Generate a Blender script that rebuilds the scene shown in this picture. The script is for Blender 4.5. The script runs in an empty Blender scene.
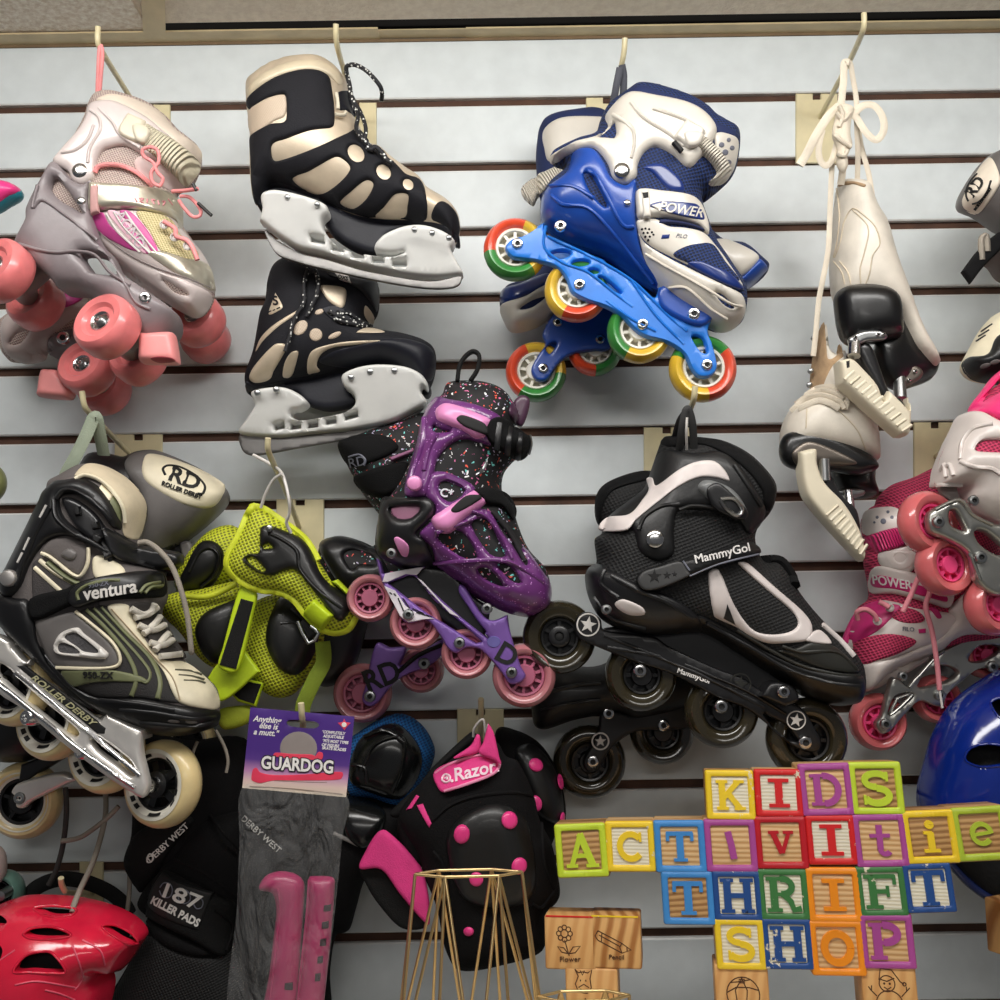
import bpy, math, random
import numpy as np
from mathutils import Vector, Matrix
from mathutils.geometry import delaunay_2d_cdt
random.seed(4)
SC=bpy.context.scene; COL=SC.collection
# ---------------------------------------------------------------- camera (1000x1000 frame)
F=1050.0; TH=math.radians(6.0); RO=math.radians(-0.9); D=1.14; H=1.5
CT,ST,CR,SR=math.cos(TH),math.sin(TH),math.cos(RO),math.sin(RO)
cam=bpy.data.cameras.new('camera'); CO=bpy.data.objects.new('camera',cam); COL.objects.link(CO)
cam.sensor_width=36; cam.lens=36*F/1000; cam.clip_start=.02
rx=Vector((CR,0,0))
_r=Vector((CR, -SR*ST*-1*-1, SR*CT))
def _dir(u,v):
    u,v=CR*u-SR*v, SR*u+CR*v
    return (u, F*CT-v*ST, F*ST+v*CT)
_f=Vector(_dir(0,0)).normalized()
_ri=(Vector(_dir(1,0))-Vector(_dir(0,0))).normalized()
_up=(Vector(_dir(0,1))-Vector(_dir(0,0))).normalized()
CO.matrix_world=Matrix(((_ri.x,_up.x,-_f.x,0),(_ri.y,_up.y,-_f.y,-D),(_ri.z,_up.z,-_f.z,H),(0,0,0,1)))
SC.camera=CO
def P(px,py,d):
    """the point seen at (px,py) that stands d metres in front of the wall"""
    r=_dir(px-500,500-py); k=(D-d)/r[1]
    return Vector((r[0]*k,-d,H+r[2]*k))
def PN(pts,dep):
    pts=np.asarray(pts,float); u=pts[:,0]-500; v=500-pts[:,1]
    u,v=CR*u-SR*v, SR*u+CR*v
    k=(D-dep)/(F*CT-v*ST)
    return np.stack([u*k, H+(F*ST+v*CT)*k],1)
def sc(d): return (D-d)/F      # metres per pixel about the middle of the frame
# ---------------------------------------------------------------- 2-D outlines
VX,VY,VK=0,0,1
def V(x,y,k):
    global VX,VY,VK
    VX,VY,VK=x,y,k
def px(s):
    o=[]
    for t in s.split():
        sh=t.endswith('!'); t=t.rstrip('!'); a,b=t.split(',')
        o.append((VX+float(a)*VK,VY+float(b)*VK,sh))
    return o
def cr(pts,closed=True,n=7):
    """Catmull-Rom through the points; points marked sharp keep their corner"""
    m=len(pts); out=[]
    rng=range(m) if closed else range(m-1)
    g=lambda i: pts[i%m] if closed else pts[max(0,min(m-1,i))]
    for i in rng:
        p0,p1,p2,p3=g(i-1),g(i),g(i+1),g(i+2)
        d=len(p1)-1
        A=np.array(p1[:d],float);B=np.array(p2[:d],float)
        m1=np.zeros(d) if False else (B-np.array(p0[:d]))/2
        m2=(np.array(p3[:d])-A)/2
        if p1[d]: m1=(B-A)
        if p2[d]: m2=(B-A)
        L=np.linalg.norm(B-A); 
        for q in (m1,m2):
            l=np.linalg.norm(q)
            if l>1.2*L: q*=1.2*L/l
        k=1 if (p1[d] and p2[d]) else n
        for j in range(k):
            t=j/k; a,b,c,e=2*t**3-3*t*t+1,t**3-2*t*t+t,-2*t**3+3*t*t,t**3-t*t
            out.append(a*A+b*m1+c*B+e*m2)
    if not closed: out.append(np.array(pts[-1][:d],float))
    return np.array(out)
def poly(s): return np.array([p[:2] for p in px(s)])
def O(s,n=7): return cr(px(s),True,n)
def OL(s,n=7): return cr(px(s),False,n)
def ell(c,a,b=None,ang=0,n=24):
    x,y=px(c)[0][:2]; b=a if b is None else b; a*=VK; b*=VK; t=np.linspace(0,2*np.pi,n,endpoint=False); q=math.radians(ang)
    X=a*np.cos(t);Y=b*np.sin(t)
    return np.stack([x+X*math.cos(q)-Y*math.sin(q), y+X*math.sin(q)+Y*math.cos(q)],1)
def stroke(pts,w,closed=False):
    """polygon of a band of width w along the points (same unit as the points); w may be a pair"""
    p=np.asarray(pts,float); n=len(p); ws=np.linspace(w[0],w[1],n) if isinstance(w,tuple) else np.full(n,w)
    t=np.gradient(p,axis=0); t/=np.maximum(np.linalg.norm(t,axis=1,keepdims=True),1e-9)
    nn=np.stack([-t[:,1],t[:,0]],1)*ws[:,None]/2
    return np.concatenate([p+nn,(p-nn)[::-1]])
def band(s,w,n=6): return stroke(OL(s,n),(w[0]*VK,w[1]*VK) if isinstance(w,tuple) else w*VK)
def inside(q,poly):
    x,y=q[:,0][:,None],q[:,1][:,None]; a=poly; b=np.roll(poly,-1,0)
    c=((a[:,1]>y)!=(b[:,1]>y))
    with np.errstate(divide='ignore',invalid='ignore'):
        xi=(b[:,0]-a[:,0])*(y-a[:,1])/(b[:,1]-a[:,1])+a[:,0]
    return (np.sum(c&(x<xi),1)%2)==1
def area(p):
    b=np.roll(p,-1,0); return .5*np.sum(p[:,0]*b[:,1]-b[:,0]*p[:,1])
def resamp(p,s):
    q=np.vstack([p,p[:1]]); l=np.linalg.norm(np.diff(q,axis=0),axis=1); out=[]
    for i in range(len(p)):
        if l[i]<1e-7: continue
        k=max(1,int(math.ceil(l[i]/s)))
        for j in range(k): out.append(q[i]+(q[i+1]-q[i])*j/k)
    o=[out[0]]
    for v in out[1:]:
        if np.linalg.norm(v-o[-1])>s*.12: o.append(v)
    if np.linalg.norm(o[-1]-o[0])<s*.12: o.pop()
    return np.array(o)
def soft(q,b):
    """smooth distance to a boundary of evenly spaced points"""
    if len(q)==0: return np.zeros(0)
    w=(np.linalg.norm(b-np.roll(b,1,0),axis=1)+np.linalg.norm(b-np.roll(b,-1,0),axis=1))/2; w=np.minimum(w,np.median(w)*3)
    out=np.zeros(len(q))
    for i in range(0,len(q),400):
        d=np.linalg.norm(q[i:i+400,None]-b[None],axis=2)
        s=1.16*np.sum(w/np.maximum(d,1e-5)**4,1)**(-1/3)
        m=d.min(1); out[i:i+400]=np.where(m<2*np.median(w),np.minimum(s,m*1.15),s)
    return out
prof=lambda u: np.sqrt(np.maximum(0,1-(1-np.clip(u,0,1))**2))
def segd(q,b):
    a=b; e=np.roll(b,-1,0)-b; L2=np.maximum((e**2).sum(1),1e-12); out=np.zeros(len(q))
    for i in range(0,len(q),400):
        v=q[i:i+400,None]-a[None]; t=np.clip((v*e[None]).sum(2)/L2,0,1); out[i:i+400]=np.sqrt(((v-t[...,None]*e[None])**2).sum(2).min(1))
    return out
class Surf:
    """a bulged surface: depth in front of the wall as a function of (x,z)"""
    def __init__(s,b,d,T,R,tilt,cen): s.b,s.d,s.T,s.R,s.tilt,s.cen=b,d,T,R,tilt,cen
    def base(s,q): return s.d+(q[:,0]-s.cen[0])*s.tilt[0]+(q[:,1]-s.cen[1])*s.tilt[1]
    def __call__(s,q):
        ins=inside(q,s.b); h=s.base(q)
        if ins.any():
            m=segd(q[ins],s.b); f=soft(q[ins],s.b); k=np.clip(m/.008,0,1); h[ins]+=s.T*prof((m*(1-k)+f*k)/s.R)
        return h
    def off(s,t):
        f=lambda q: s(q)+t
        f.rng=(s.rng[0]+t,s.rng[1]+t); return f
    @property
    def rng(s):
        b=s.base(s.b); return (b.min()-.003,b.max()+s.T+.002)
def flat(d,tilt=(0,0),cen=(0,0)):
    return lambda q: d+(q[:,0]-cen[0])*tilt[0]+(q[:,1]-cen[1])*tilt[1]
def onto(pts,base,t=0):
    """pixel points laid on a surface: (x,z) and depth"""
    pts=np.asarray(pts,float)[:,:2]; q=PN(pts,.1); rg=getattr(base,'rng',None)
    if rg:
        lo_,hi_=rg; n=len(pts); d=np.full(n,hi_); done=np.zeros(n,bool); hi=np.full(n,hi_); lo=np.full(n,lo_)
        for k in np.linspace(hi_,lo_,16)[1:]:
            i=np.where(~done)[0]
            if not len(i): break
            hit=base(PN(pts[i],np.full(len(i),k)))>=k
            lo[i[hit]]=k; done[i[hit]]=True; hi[i[~hit]]=k
        for _ in range(6):
            m=(lo+hi)/2; h_=base(PN(pts,m))>=m; lo=np.where(h_&done,m,lo); hi=np.where(~h_,m,hi)
        d=np.where(done,(lo+hi)/2,lo_+.003); q=PN(pts,d); h=base(q); h=np.where(done,d,h)
        q=PN(pts,h+t); return q,h+t
    for _ in range(5): h=base(q)+t; q=PN(pts,h)
    return q,h
# ---------------------------------------------------------------- objects
CUR=None; LOC=Vector((0,0,0))
def props(o,label,cat,group=None,kind=None):
    if label: o['label']=label
    if cat: o['category']=cat
    if group: o['group']=group
    if kind: o['kind']=kind
def thing(name,label,cat,loc,group=None):
    global CUR,LOC
    o=bpy.data.objects.new(name,None); COL.objects.link(o); o.empty_display_size=.03
    o.location=loc; props(o,label,cat,group); CUR=o; LOC=Vector(loc); return o
def single():
    global CUR,LOC
    CUR=None; LOC=Vector((0,0,0))
def mk(name,vs,fs,mat,parent='cur',smooth=True,ang=45,mats=None,fm=None,label=None):
    me=bpy.data.meshes.new(name); me.from_pydata([tuple(Vector(v)-LOC) for v in vs],[],fs); me.validate()
    for m in (mats or [mat]): me.materials.append(m)
    if fm is not None and len(fm)==len(me.polygons): me.polygons.foreach_set('material_index',fm)
    me.polygons.foreach_set('use_smooth',[smooth]*len(me.polygons))
    if smooth: me.set_sharp_from_angle(angle=math.radians(ang))
    me.update()
    o=bpy.data.objects.new(name,me); COL.objects.link(o)
    p=CUR if parent=='cur' else parent
    if p is not None:
        o.parent=p
        if p is not CUR and p.type=='MESH': pass
    else: o.location=LOC
    if label: o['label']=label
    return o
def sheet_data(outs,base,t,r,back=('off',.003),holes=(),step=None,union=False,xz=False,wav=None,holer=True,soften=True):
    if not isinstance(outs,list): outs=[outs]
    bs=base if callable(base) else flat(base)
    conv=(lambda p:np.asarray(p,float)) if xz else (lambda p: onto(p,bs,t if not callable(base) else 0)[0])
    O_=[conv(p) for p in outs]; Hh=[conv(p) for p in holes]
    A=sum(abs(area(p)) for p in O_); st=step or min(.009,max(.0016,math.sqrt(A)/14))
    O_=[resamp(p if area(p)>0 else p[::-1],max(st*.6,.0006)) for p in O_]; Hh=[resamp(p if area(p)<0 else p[::-1],max(st*.5,.0006)) for p in Hh]
    pts=[];edges=[]
    for loop in O_+Hh:
        n0=len(pts); pts+=list(loop); m=len(loop); edges+=[(n0+i,n0+(i+1)%m) for i in range(m)]
    allb=np.vstack(O_+(Hh if holer else []))
    def ins_all(q):
        k=np.zeros(len(q),bool)
        for p in O_: k|=inside(q,p)
        for p in Hh: k&=~inside(q,p)
        return k
    if not union:
        for loop in O_+(Hh if holer else []):
            tg=np.roll(loop,-1,0)-np.roll(loop,1,0); tg/=np.maximum(np.linalg.norm(tg,axis=1,keepdims=True),1e-9); nn=np.stack([-tg[:,1],tg[:,0]],1)
            for k,f in enumerate((.06,.22,.5,.9)):
                o=f*r
                if o<st*.1: continue
                q=loop+nn*o
                if k==3 and o>st*1.2: pass
                dd=np.array([np.linalg.norm(allb-v,axis=1).min() for v in q])
                ok=(dd>o*.93)&ins_all(q); last=None
                for v,g in zip(q,ok):
                    if g and (last is None or np.linalg.norm(v-last)>min(st*.35,max(o*.5,st*.15))): pts.append(v); last=v
    lo=allb.min(0);hi=allb.max(0)
    gx,gy=np.meshgrid(np.arange(lo[0],hi[0],st),np.arange(lo[1],hi[1],st*.87)); gx=gx+ (np.arange(gx.shape[0])%2)[:,None]*st*.5
    q=np.stack([gx.ravel(),gy.ravel()],1)
    if len(q):
        k=ins_all(q); q=q[k]
        if len(q):
            dd=np.concatenate([np.linalg.norm(q[i:i+500,None]-allb[None],axis=2).min(1) for i in range(0,len(q),500)])
            q=q[dd>max(st*.45,0 if union else min(r*.95,st*1.0))]
            pts+=list(q)
    v,e,f,*_=delaunay_2d_cdt([Vector((float(a[0]),float(a[1]))) for a in pts],edges,[],0,1e-7)
    v=np.array([(a.x,a.y) for a in v]); f=[t_ for t_ in f if len(t_)==3]
    cen=np.array([(v[a]+v[b]+v[c])/3 for a,b,c in f]); k=ins_all(cen); f=[t_ for t_,g in zip(f,k) if g]
    f=[(a,b,c) if (v[b]-v[a])[0]*(v[c]-v[a])[1]-(v[b]-v[a])[1]*(v[c]-v[a])[0]>0 else (a,c,b) for a,b,c in f]
    used=sorted({i for t_ in f for i in t_}); mp={o:i for i,o in enumerate(used)}; v=v[used]; f=[tuple(mp[i] for i in t_) for t_ in f]
    ed={}
    for a,b,c in f:
        for x,y in ((a,b),(b,c),(c,a)): ed[(x,y)]=1
    bd=[(x,y) for x,y in ed if (y,x) not in ed]; bset=sorted({i for x in bd for i in x})
    bi=np.zeros(len(v),bool); bi[bset]=True
    g=np.zeros(len(v))
    if t!=0 and r>0:
        g=prof(soft(v,allb)/r) if soften else prof(np.array([np.linalg.norm(allb-w,axis=1).min() for w in v])/r)
        if holer or not Hh: g[bi]=0
        else:
            ob=np.zeros(len(v),bool); 
            for i in bset:
                if min(np.linalg.norm(p-v[i],axis=1).min() for p in O_)<1e-6: ob[i]=True
            g[ob]=0
    elif t!=0: g[:]=1
    B=bs(v); Fd=B+t*g
    if wav is not None: Fd=Fd+wav(v)*np.where(bi,0,1)
    if back[0]=='off': K=B-back[1]
    elif back[0]=='mirror': K=B-back[1]*g
    else: K=Fd-back[1]
    n=len(v); vs=[(a[0],-h,a[1]) for a,h in zip(v,Fd)]; fs=list(f)
    if back[0]=='mirror':
        im={}
        for i in range(n):
            if bi[i]: im[i]=i
            else: im[i]=len(vs); vs.append((v[i][0],-K[i],v[i][1]))
        fs+=[(im[c],im[b],im[a]) for a,b,c in f]
    else:
        vs+=[(a[0],-h,a[1]) for a,h in zip(v,K)]
        fs+=[(c+n,b+n,a+n) for a,b,c in f]+[(y,x,x+n,y+n) for x,y in bd]
    return vs,fs
def sheet(name,outs,mat,base,t=.002,r=.002,back=('off',.003),parent='cur',**k):
    lab=k.pop('label',None); a=k.pop('ang',45)
    vs,fs=sheet_data(outs,base,t,r,back,**k)
    return mk(name,vs,fs,mat,parent,label=lab,ang=a)
def pil(name,out,mat,d,T,R,parent='cur',tilt=(0,0),Tb=None,holes=(),back=None,label=None,step=None,wav=None):
    """a bulged body; returns its surface"""
    q=PN(np.asarray(out)[:,:2],d); cen=q.mean(0)
    if tilt!=(0,0): q,_=onto(out,flat(d,tilt,cen))
    q=q if area(q)>0 else q[::-1]
    st=step or min(.008,max(.003,math.sqrt(abs(area(q)))/26))
    b=resamp(q,min(.004,st)); s=Surf(b,d,T,R,tilt,cen)
    hz=[onto(h,s)[0] for h in holes]
    vs,fs=sheet_data(b,s.base,T,R,back or ('mirror',T if Tb is None else Tb),xz=True,step=st,holes=hz,holer=False,wav=wav)
    s.obj=mk(name,vs,fs,mat,parent,label=label,ang=70); return s
def ov(name,outs,mat,s,t=.0015,r=.0015,parent='cur',lift=0,back=.004,**k):
    return sheet(name,outs,mat,s.off(lift) if lift else s,t,r,('off',back+lift),parent,**k)
def hull(s,d,T,R):
    q=PN(O(s),d); q=q if area(q)>0 else q[::-1]; return Surf(resamp(q,.004),d,T,R,(0,0),q.mean(0))
def lift(s,t): return s.off(t)
# swept tubes -------------------------------------------------------
def frames(p):
    p=[Vector(v) for v in p]; n=len(p); T=[]
    for i in range(n): T.append((p[min(i+1,n-1)]-p[max(i-1,0)]).normalized())
    up=Vector((0,-1,0)); 
    if abs(T[0].dot(up))>.9: up=Vector((1,0,0))
    N=(up-T[0]*up.dot(T[0])).normalized(); out=[]
    for i in range(n):
        if i: N=(N-T[i]*N.dot(T[i])); N=N.normalized() if N.length>1e-6 else T[i].orthogonal().normalized()
        out.append((p[i],N,T[i].cross(N)))
    return out
def tube_data(p,rad,sides=8,flat_=1.0,closed=False,off=0,yflat=False):
    vs=[];fs=[]; n=len(p)
    rs=np.interp(np.linspace(0,1,n),np.linspace(0,1,len(rad)),rad) if hasattr(rad,'__len__') else [rad]*n
    for (c,N,B),r in zip(frames(p),rs):
        if yflat:
            T=N.cross(B); N=Vector((0,-1,0)); N=(N-T*N.dot(T)); N=N.normalized() if N.length>1e-4 else T.orthogonal().normalized(); B=T.cross(N)
        for k in range(sides):
            a=2*math.pi*k/sides; vs.append(c+N*(r*flat_*math.cos(a))+B*(r*math.sin(a)))
    for i in range(n-1 if not closed else n):
        j=(i+1)%n
        for k in range(sides):
            l=(k+1)%sides; fs.append((off+i*sides+k,off+i*sides+l,off+j*sides+l,off+j*sides+k))
    if not closed:
        fs.append(tuple(off+k for k in reversed(range(sides)))); fs.append(tuple(off+(n-1)*sides+k for k in range(sides)))
    return vs,fs
def smooth3(p,n=6,closed=False):
    return [Vector(v) for v in cr([tuple(a)+(False,) for a in p],closed,n)]
def tube3(name,p,rad,mat,parent='cur',n=6,sides=8,flat_=1.0,closed=False,label=None,yflat=False):
    q=smooth3(p,n,closed) if n>1 else [Vector(a) for a in p]
    vs,fs=tube_data(q,rad,sides,flat_,closed,yflat=yflat); return mk(name,vs,fs,mat,parent,label=label,ang=60)
def tube(name,s,d,rad,mat,parent='cur',**k):
    """tube through crop points; d one depth, or one per point (interpolated)"""
    p=px(s); n=len(p); ds=np.interp(np.linspace(0,1,n),np.linspace(0,1,len(d)),d) if hasattr(d,'__len__') else [d]*n
    return tube3(name,[P(a[0],a[1],e) for a,e in zip(p,ds)],rad,mat,parent,**k)
def tube_on(name,s,srf,rad,mat,parent='cur',lift=0,**k):
    p=OL(s,5); q,h=onto(p,srf,lift)
    return tube3(name,[(a[0],-e,a[1]) for a,e in zip(q,h)],rad,mat,parent,n=1,**k)
def tubes_on(name,ss,srf,rad,mat,parent='cur',lift=0,sides=6,flat_=1):
    vs=[];fs=[]
    for s in ss:
        p=OL(s,5) if isinstance(s,str) else s; q,h=onto(p,srf,lift)
        a,b=tube_data([Vector((u[0],-e,u[1])) for u,e in zip(q,h)],rad,sides,flat_,off=len(vs)); vs+=a; fs+=b
    return mk(name,vs,fs,mat,parent,ang=60)
# lathes -------------------------------------------------------------
def axes(ax):
    ax=Vector(ax).normalized(); u=Vector((0,0,1)); u=(u-ax*u.dot(ax)).normalized(); return ax,u,ax.cross(u)
def lathe_data(c,ax,pr,seg=36,ring=False,off=0):
    c=Vector(c); ax,u,w=axes(ax); vs=[];fs=[]; n=len(pr)
    for k in range(seg):
        a=2*math.pi*k/seg; e=u*math.cos(a)+w*math.sin(a)
        for r,h in pr: vs.append(c+e*r+ax*h)
    for k in range(seg):
        l=(k+1)%seg
        for i in range(n if ring else n-1):
            j=(i+1)%n; fs.append((off+k*n+i,off+k*n+j,off+l*n+j,off+l*n+i))
    if not ring:
        fs.append(tuple(off+k*n for k in range(seg))); fs.append(tuple(off+k*n+n-1 for k in reversed(range(seg))))
    return vs,fs
def fixn(o):
    import bmesh
    b=bmesh.new(); b.from_mesh(o.data); bmesh.ops.recalc_face_normals(b,faces=b.faces); b.to_mesh(o.data); b.free(); return o
def lathe(name,c,ax,pr,mat,parent='cur',seg=36,ring=False,ang=40,label=None):
    vs,fs=lathe_data(c,ax,pr,seg,ring); return fixn(mk(name,vs,fs,mat,parent,ang=ang,label=label))
def box_data(c,e1,e2,e3,off=0):
    c,e1,e2,e3=map(Vector,(c,e1,e2,e3)); vs=[c+e1*a+e2*b+e3*g for a in(-1,1) for b in(-1,1) for g in(-1,1)]
    fs=[(0,1,3,2),(4,6,7,5),(0,4,5,1),(2,3,7,6),(0,2,6,4),(1,5,7,3)]
    return vs,[tuple(off+i for i in f) for f in fs]
def bolt(name,s,d,r,mat,parent='cur',ax=(0,-1,0),h=.0025,dark=None,hexa=True):
    """domed screw head with a socket"""
    c=P(*px(s)[0][:2],d) if isinstance(s,str) else Vector(s); r=r*VK*sc(d)
    o=lathe(name,c,ax,[(r,-.002),(r,h*.4),(r*.86,h*.85),(r*.62,h),(r*.46,h),(r*.42,h*.2),(0.0001,h*.15)] if hexa else [(r,-.002),(r,h*.3),(r*.85,h*.75),(r*.5,h),(0.0001,h*1.02)],mat,parent,seg=20,ang=35)
    if hexa and dark is not None: lathe('socket',c+Vector(ax)*(h*.3),ax,[(r*.43,0),(r*.4,.0002),(.0001,.0003)],dark,o,seg=8)
    return o
def text_data(s,shear=0,bold=0,space=1,ext=.0):
    cu=bpy.data.curves.new('t','FONT'); cu.body=s; cu.size=1; cu.align_x='CENTER'; cu.align_y='CENTER'; cu.shear=shear; cu.offset=bold; cu.space_character=space; cu.resolution_u=3
    o=bpy.data.objects.new('t',cu); COL.objects.link(o); dg=bpy.context.evaluated_depsgraph_get(); ev=o.evaluated_get(dg); me=ev.to_mesh()
    vs=np.array([v.co[:2] for v in me.vertices]).reshape(-1,2); fs=[tuple(p.vertices) for p in me.polygons]; ev.to_mesh_clear()
    bpy.data.objects.remove(o); bpy.data.curves.remove(cu); return vs,fs
def text(s,at,size,ang,mat,srf,parent='cur',shear=0,bold=0,space=1,t=.0008,sx=1,name='lettering',arc=0,vshear=0):
    """raised lettering laid on a surface; size in crop units (line height)"""
    x,y=px(at)[0][:2]; v,f=text_data(s,shear,bold,space); v=v*size*VK; v[:,0]*=sx; a=math.radians(ang)
    if vshear: v[:,1]+=v[:,0]*vshear
    if arc: v[:,1]+=-arc*(v[:,0]**2)/max(1,size*VK)/10
    q=np.stack([x+v[:,0]*math.cos(a)+v[:,1]*math.sin(a)*1, y-(-v[:,0]*math.sin(a)*1+v[:,1]*math.cos(a))],1)
    q=np.stack([x+v[:,0]*math.cos(a)+v[:,1]*math.sin(a), y+v[:,0]*math.sin(a)-v[:,1]*math.cos(a)],1)
    bs=srf if callable(srf) else flat(srf)
    z,h=onto(q,bs,t); n=len(z)
    ed={}
    for p in f:
        for i in range(len(p)): ed[(p[i],p[(i+1)%len(p)])]=1
    vs=[(w[0],-e,w[1]) for w,e in zip(z,h)]+[(w[0],-(e-t-.0006),w[1]) for w,e in zip(z,h)]
    fs=list(f)+[tuple(i+n for i in reversed(p)) for p in f]+[(b,a_,a_+n,b+n) for a_,b in ed if (b,a_) not in ed]
    return mk(name,vs,fs,mat,parent,smooth=False)
# ---------------------------------------------------------------- materials
def lin(c):
    c=c/255; return c/12.92 if c<=.04045 else ((c+.055)/1.055)**2.4
def L(rgb): return tuple(lin(c) for c in rgb)+(1,)
_M={}
class N:
    def __init__(s,name):
        s.m=bpy.data.materials.new(name); s.m.use_nodes=True; s.t=s.m.node_tree; s.b=s.t.nodes['Principled BSDF']; s.tc=s.t.nodes.new('ShaderNodeTexCoord')
    def n(s,ty,**k):
        q=s.t.nodes.new('ShaderNode'+ty)
        for a,b in k.items():
            if a in q.inputs: q.inputs[a].default_value=b
            else: setattr(q,a,b)
        return q
    def l(s,a,b): s.t.links.new(a,b)
    def obj(s,rot=(0,0,0),scale=(1,1,1)):
        m=s.n('Mapping'); m.inputs['Rotation'].default_value=rot; m.inputs['Scale'].default_value=scale; s.l(s.tc.outputs['Object'],m.inputs['Vector']); return m.outputs['Vector']
    def own(s,rot=(0,0,0),scale=(1,1,1)):
        oi=s.n('ObjectInfo'); v=s.n('VectorMath',operation='MULTIPLY_ADD'); s.l(oi.outputs['Location'],v.inputs[0]); v.inputs[1].default_value=(7.3,5.1,9.7); s.l(s.tc.outputs['Object'],v.inputs[2])
        m=s.n('Mapping'); m.inputs['Rotation'].default_value=rot; m.inputs['Scale'].default_value=scale; s.l(v.outputs[0],m.inputs['Vector']); return m.outputs['Vector']
    def ramp(s,fac,stops,interp='LINEAR'):
        r=s.n('ValToRGB'); r.color_ramp.interpolation=interp
        while len(r.color_ramp.elements)<len(stops): r.color_ramp.elements.new(.5)
        for e,(p,c) in zip(r.color_ramp.elements,stops): e.position=p; e.color=L(c) if len(c)==3 else c
        s.l(fac,r.inputs['Fac']); return r.outputs['Color']
    def bump(s,h,st,dist=.001):
        b=s.n('Bump',Strength=st,Distance=dist); s.l(h,b.inputs['Height']); s.l(b.outputs['Normal'],s.b.inputs['Normal'])
def M(name,rgb,rough=.5,metal=0,coat=0,bump=None,var=.06,spec=.5,sss=0,alpha=None,trans=0):
    if name in _M: return _M[name]
    k=N(name); b=k.b; b.inputs['Roughness'].default_value=rough; b.inputs['Metallic'].default_value=metal; b.inputs['Coat Weight'].default_value=coat; b.inputs['Coat Roughness'].default_value=.12
    b.inputs['Specular IOR Level'].default_value=spec; b.inputs['Transmission Weight'].default_value=trans
    nz=k.n('TexNoise',Scale=35.,Detail=4.); k.l(k.obj(),nz.inputs['Vector'])
    lo=tuple(max(0,c*(1-var)) for c in rgb); hi=tuple(min(255,c*(1+var)+1) for c in rgb)
    k.l(k.ramp(nz.outputs['Fac'],[(.3,lo),(.7,hi)]),b.inputs['Base Color'])
    if bump:
        nb=k.n('TexNoise',Scale=float(bump[0]),Detail=3.); k.l(k.obj(),nb.inputs['Vector']); k.bump(nb.outputs['Fac'],bump[1],.0015)
    if sss: b.inputs['Subsurface Weight'].default_value=sss; b.inputs['Subsurface Radius'].default_value=(.004,.003,.002); b.inputs['Subsurface Scale'].default_value=1
    if alpha is not None: b.inputs['Alpha'].default_value=alpha
    _M[name]=k.m; return k.m
def MESHFAB(name,thread,hole,period=.004,rough=.75,st=.8,thr=.3,rot=.4):
    """knitted air-mesh: a regular net with small holes"""
    if name in _M: return _M[name]
    k=N(name); k.b.inputs['Roughness'].default_value=rough
    v=k.n('TexVoronoi',Scale=1/period,Randomness=.12); v.voronoi_dimensions='2D' if False else '3D'
    m=k.obj((0,rot,0),(1,.0,1.15)); k.l(m,v.inputs['Vector'])
    k.l(k.ramp(v.outputs['Distance'],[(thr,hole),(thr+.16,thread)]),k.b.inputs['Base Color']); k.bump(v.outputs['Distance'],st,.0015); _M[name]=k.m; return k.m
def RIDGE(name,rgb,ang,period=.0045,rough=.4,st=1):
    """moulded ridges across a strap (ang: direction along the strap in the picture plane, degrees)"""
    if name in _M: return _M[name]
    k=N(name); k.b.inputs['Roughness'].default_value=rough; k.b.inputs['Base Color'].default_value=L(rgb)
    w=k.n('TexWave',Scale=.157/period*4); w.wave_type='BANDS'; w.bands_direction='X'; k.l(k.obj((0,math.radians(ang),0)),w.inputs['Vector'])
    k.bump(w.outputs['Fac'],st,.002); _M[name]=k.m; return k.m
def SPECK(name,rgb,spk,scale=400,thr=.14,rough=.3,coat=.5,frac=.35):
    """glittery plastic: small bright flakes"""
    if name in _M: return _M[name]
    k=N(name); k.b.inputs['Roughness'].default_value=rough; k.b.inputs['Coat Weight'].default_value=coat
    v=k.n('TexVoronoi',Scale=float(scale)); k.l(k.obj(),v.inputs['Vector'])
    a=k.ramp(v.outputs['Distance'],[(thr,(255,255,255)),(thr+.08,(0,0,0))]); sp=k.n('SeparateColor'); k.l(v.outputs['Color'],sp.inputs[0])
    g=k.n('Math',operation='LESS_THAN'); k.l(sp.outputs[0],g.inputs[0]); g.inputs[1].default_value=frac
    ml=k.n('Math',operation='MULTIPLY'); k.l(a,ml.inputs[0]); k.l(g.outputs[0],ml.inputs[1])
    mx=k.n('Mix',data_type='RGBA'); k.l(ml.outputs[0],mx.inputs['Factor']); mx.inputs['A'].default_value=L(rgb); mx.inputs['B'].default_value=L(spk); k.l(mx.outputs['Result'],k.b.inputs['Base Color']); _M[name]=k.m; return k.m
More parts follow.
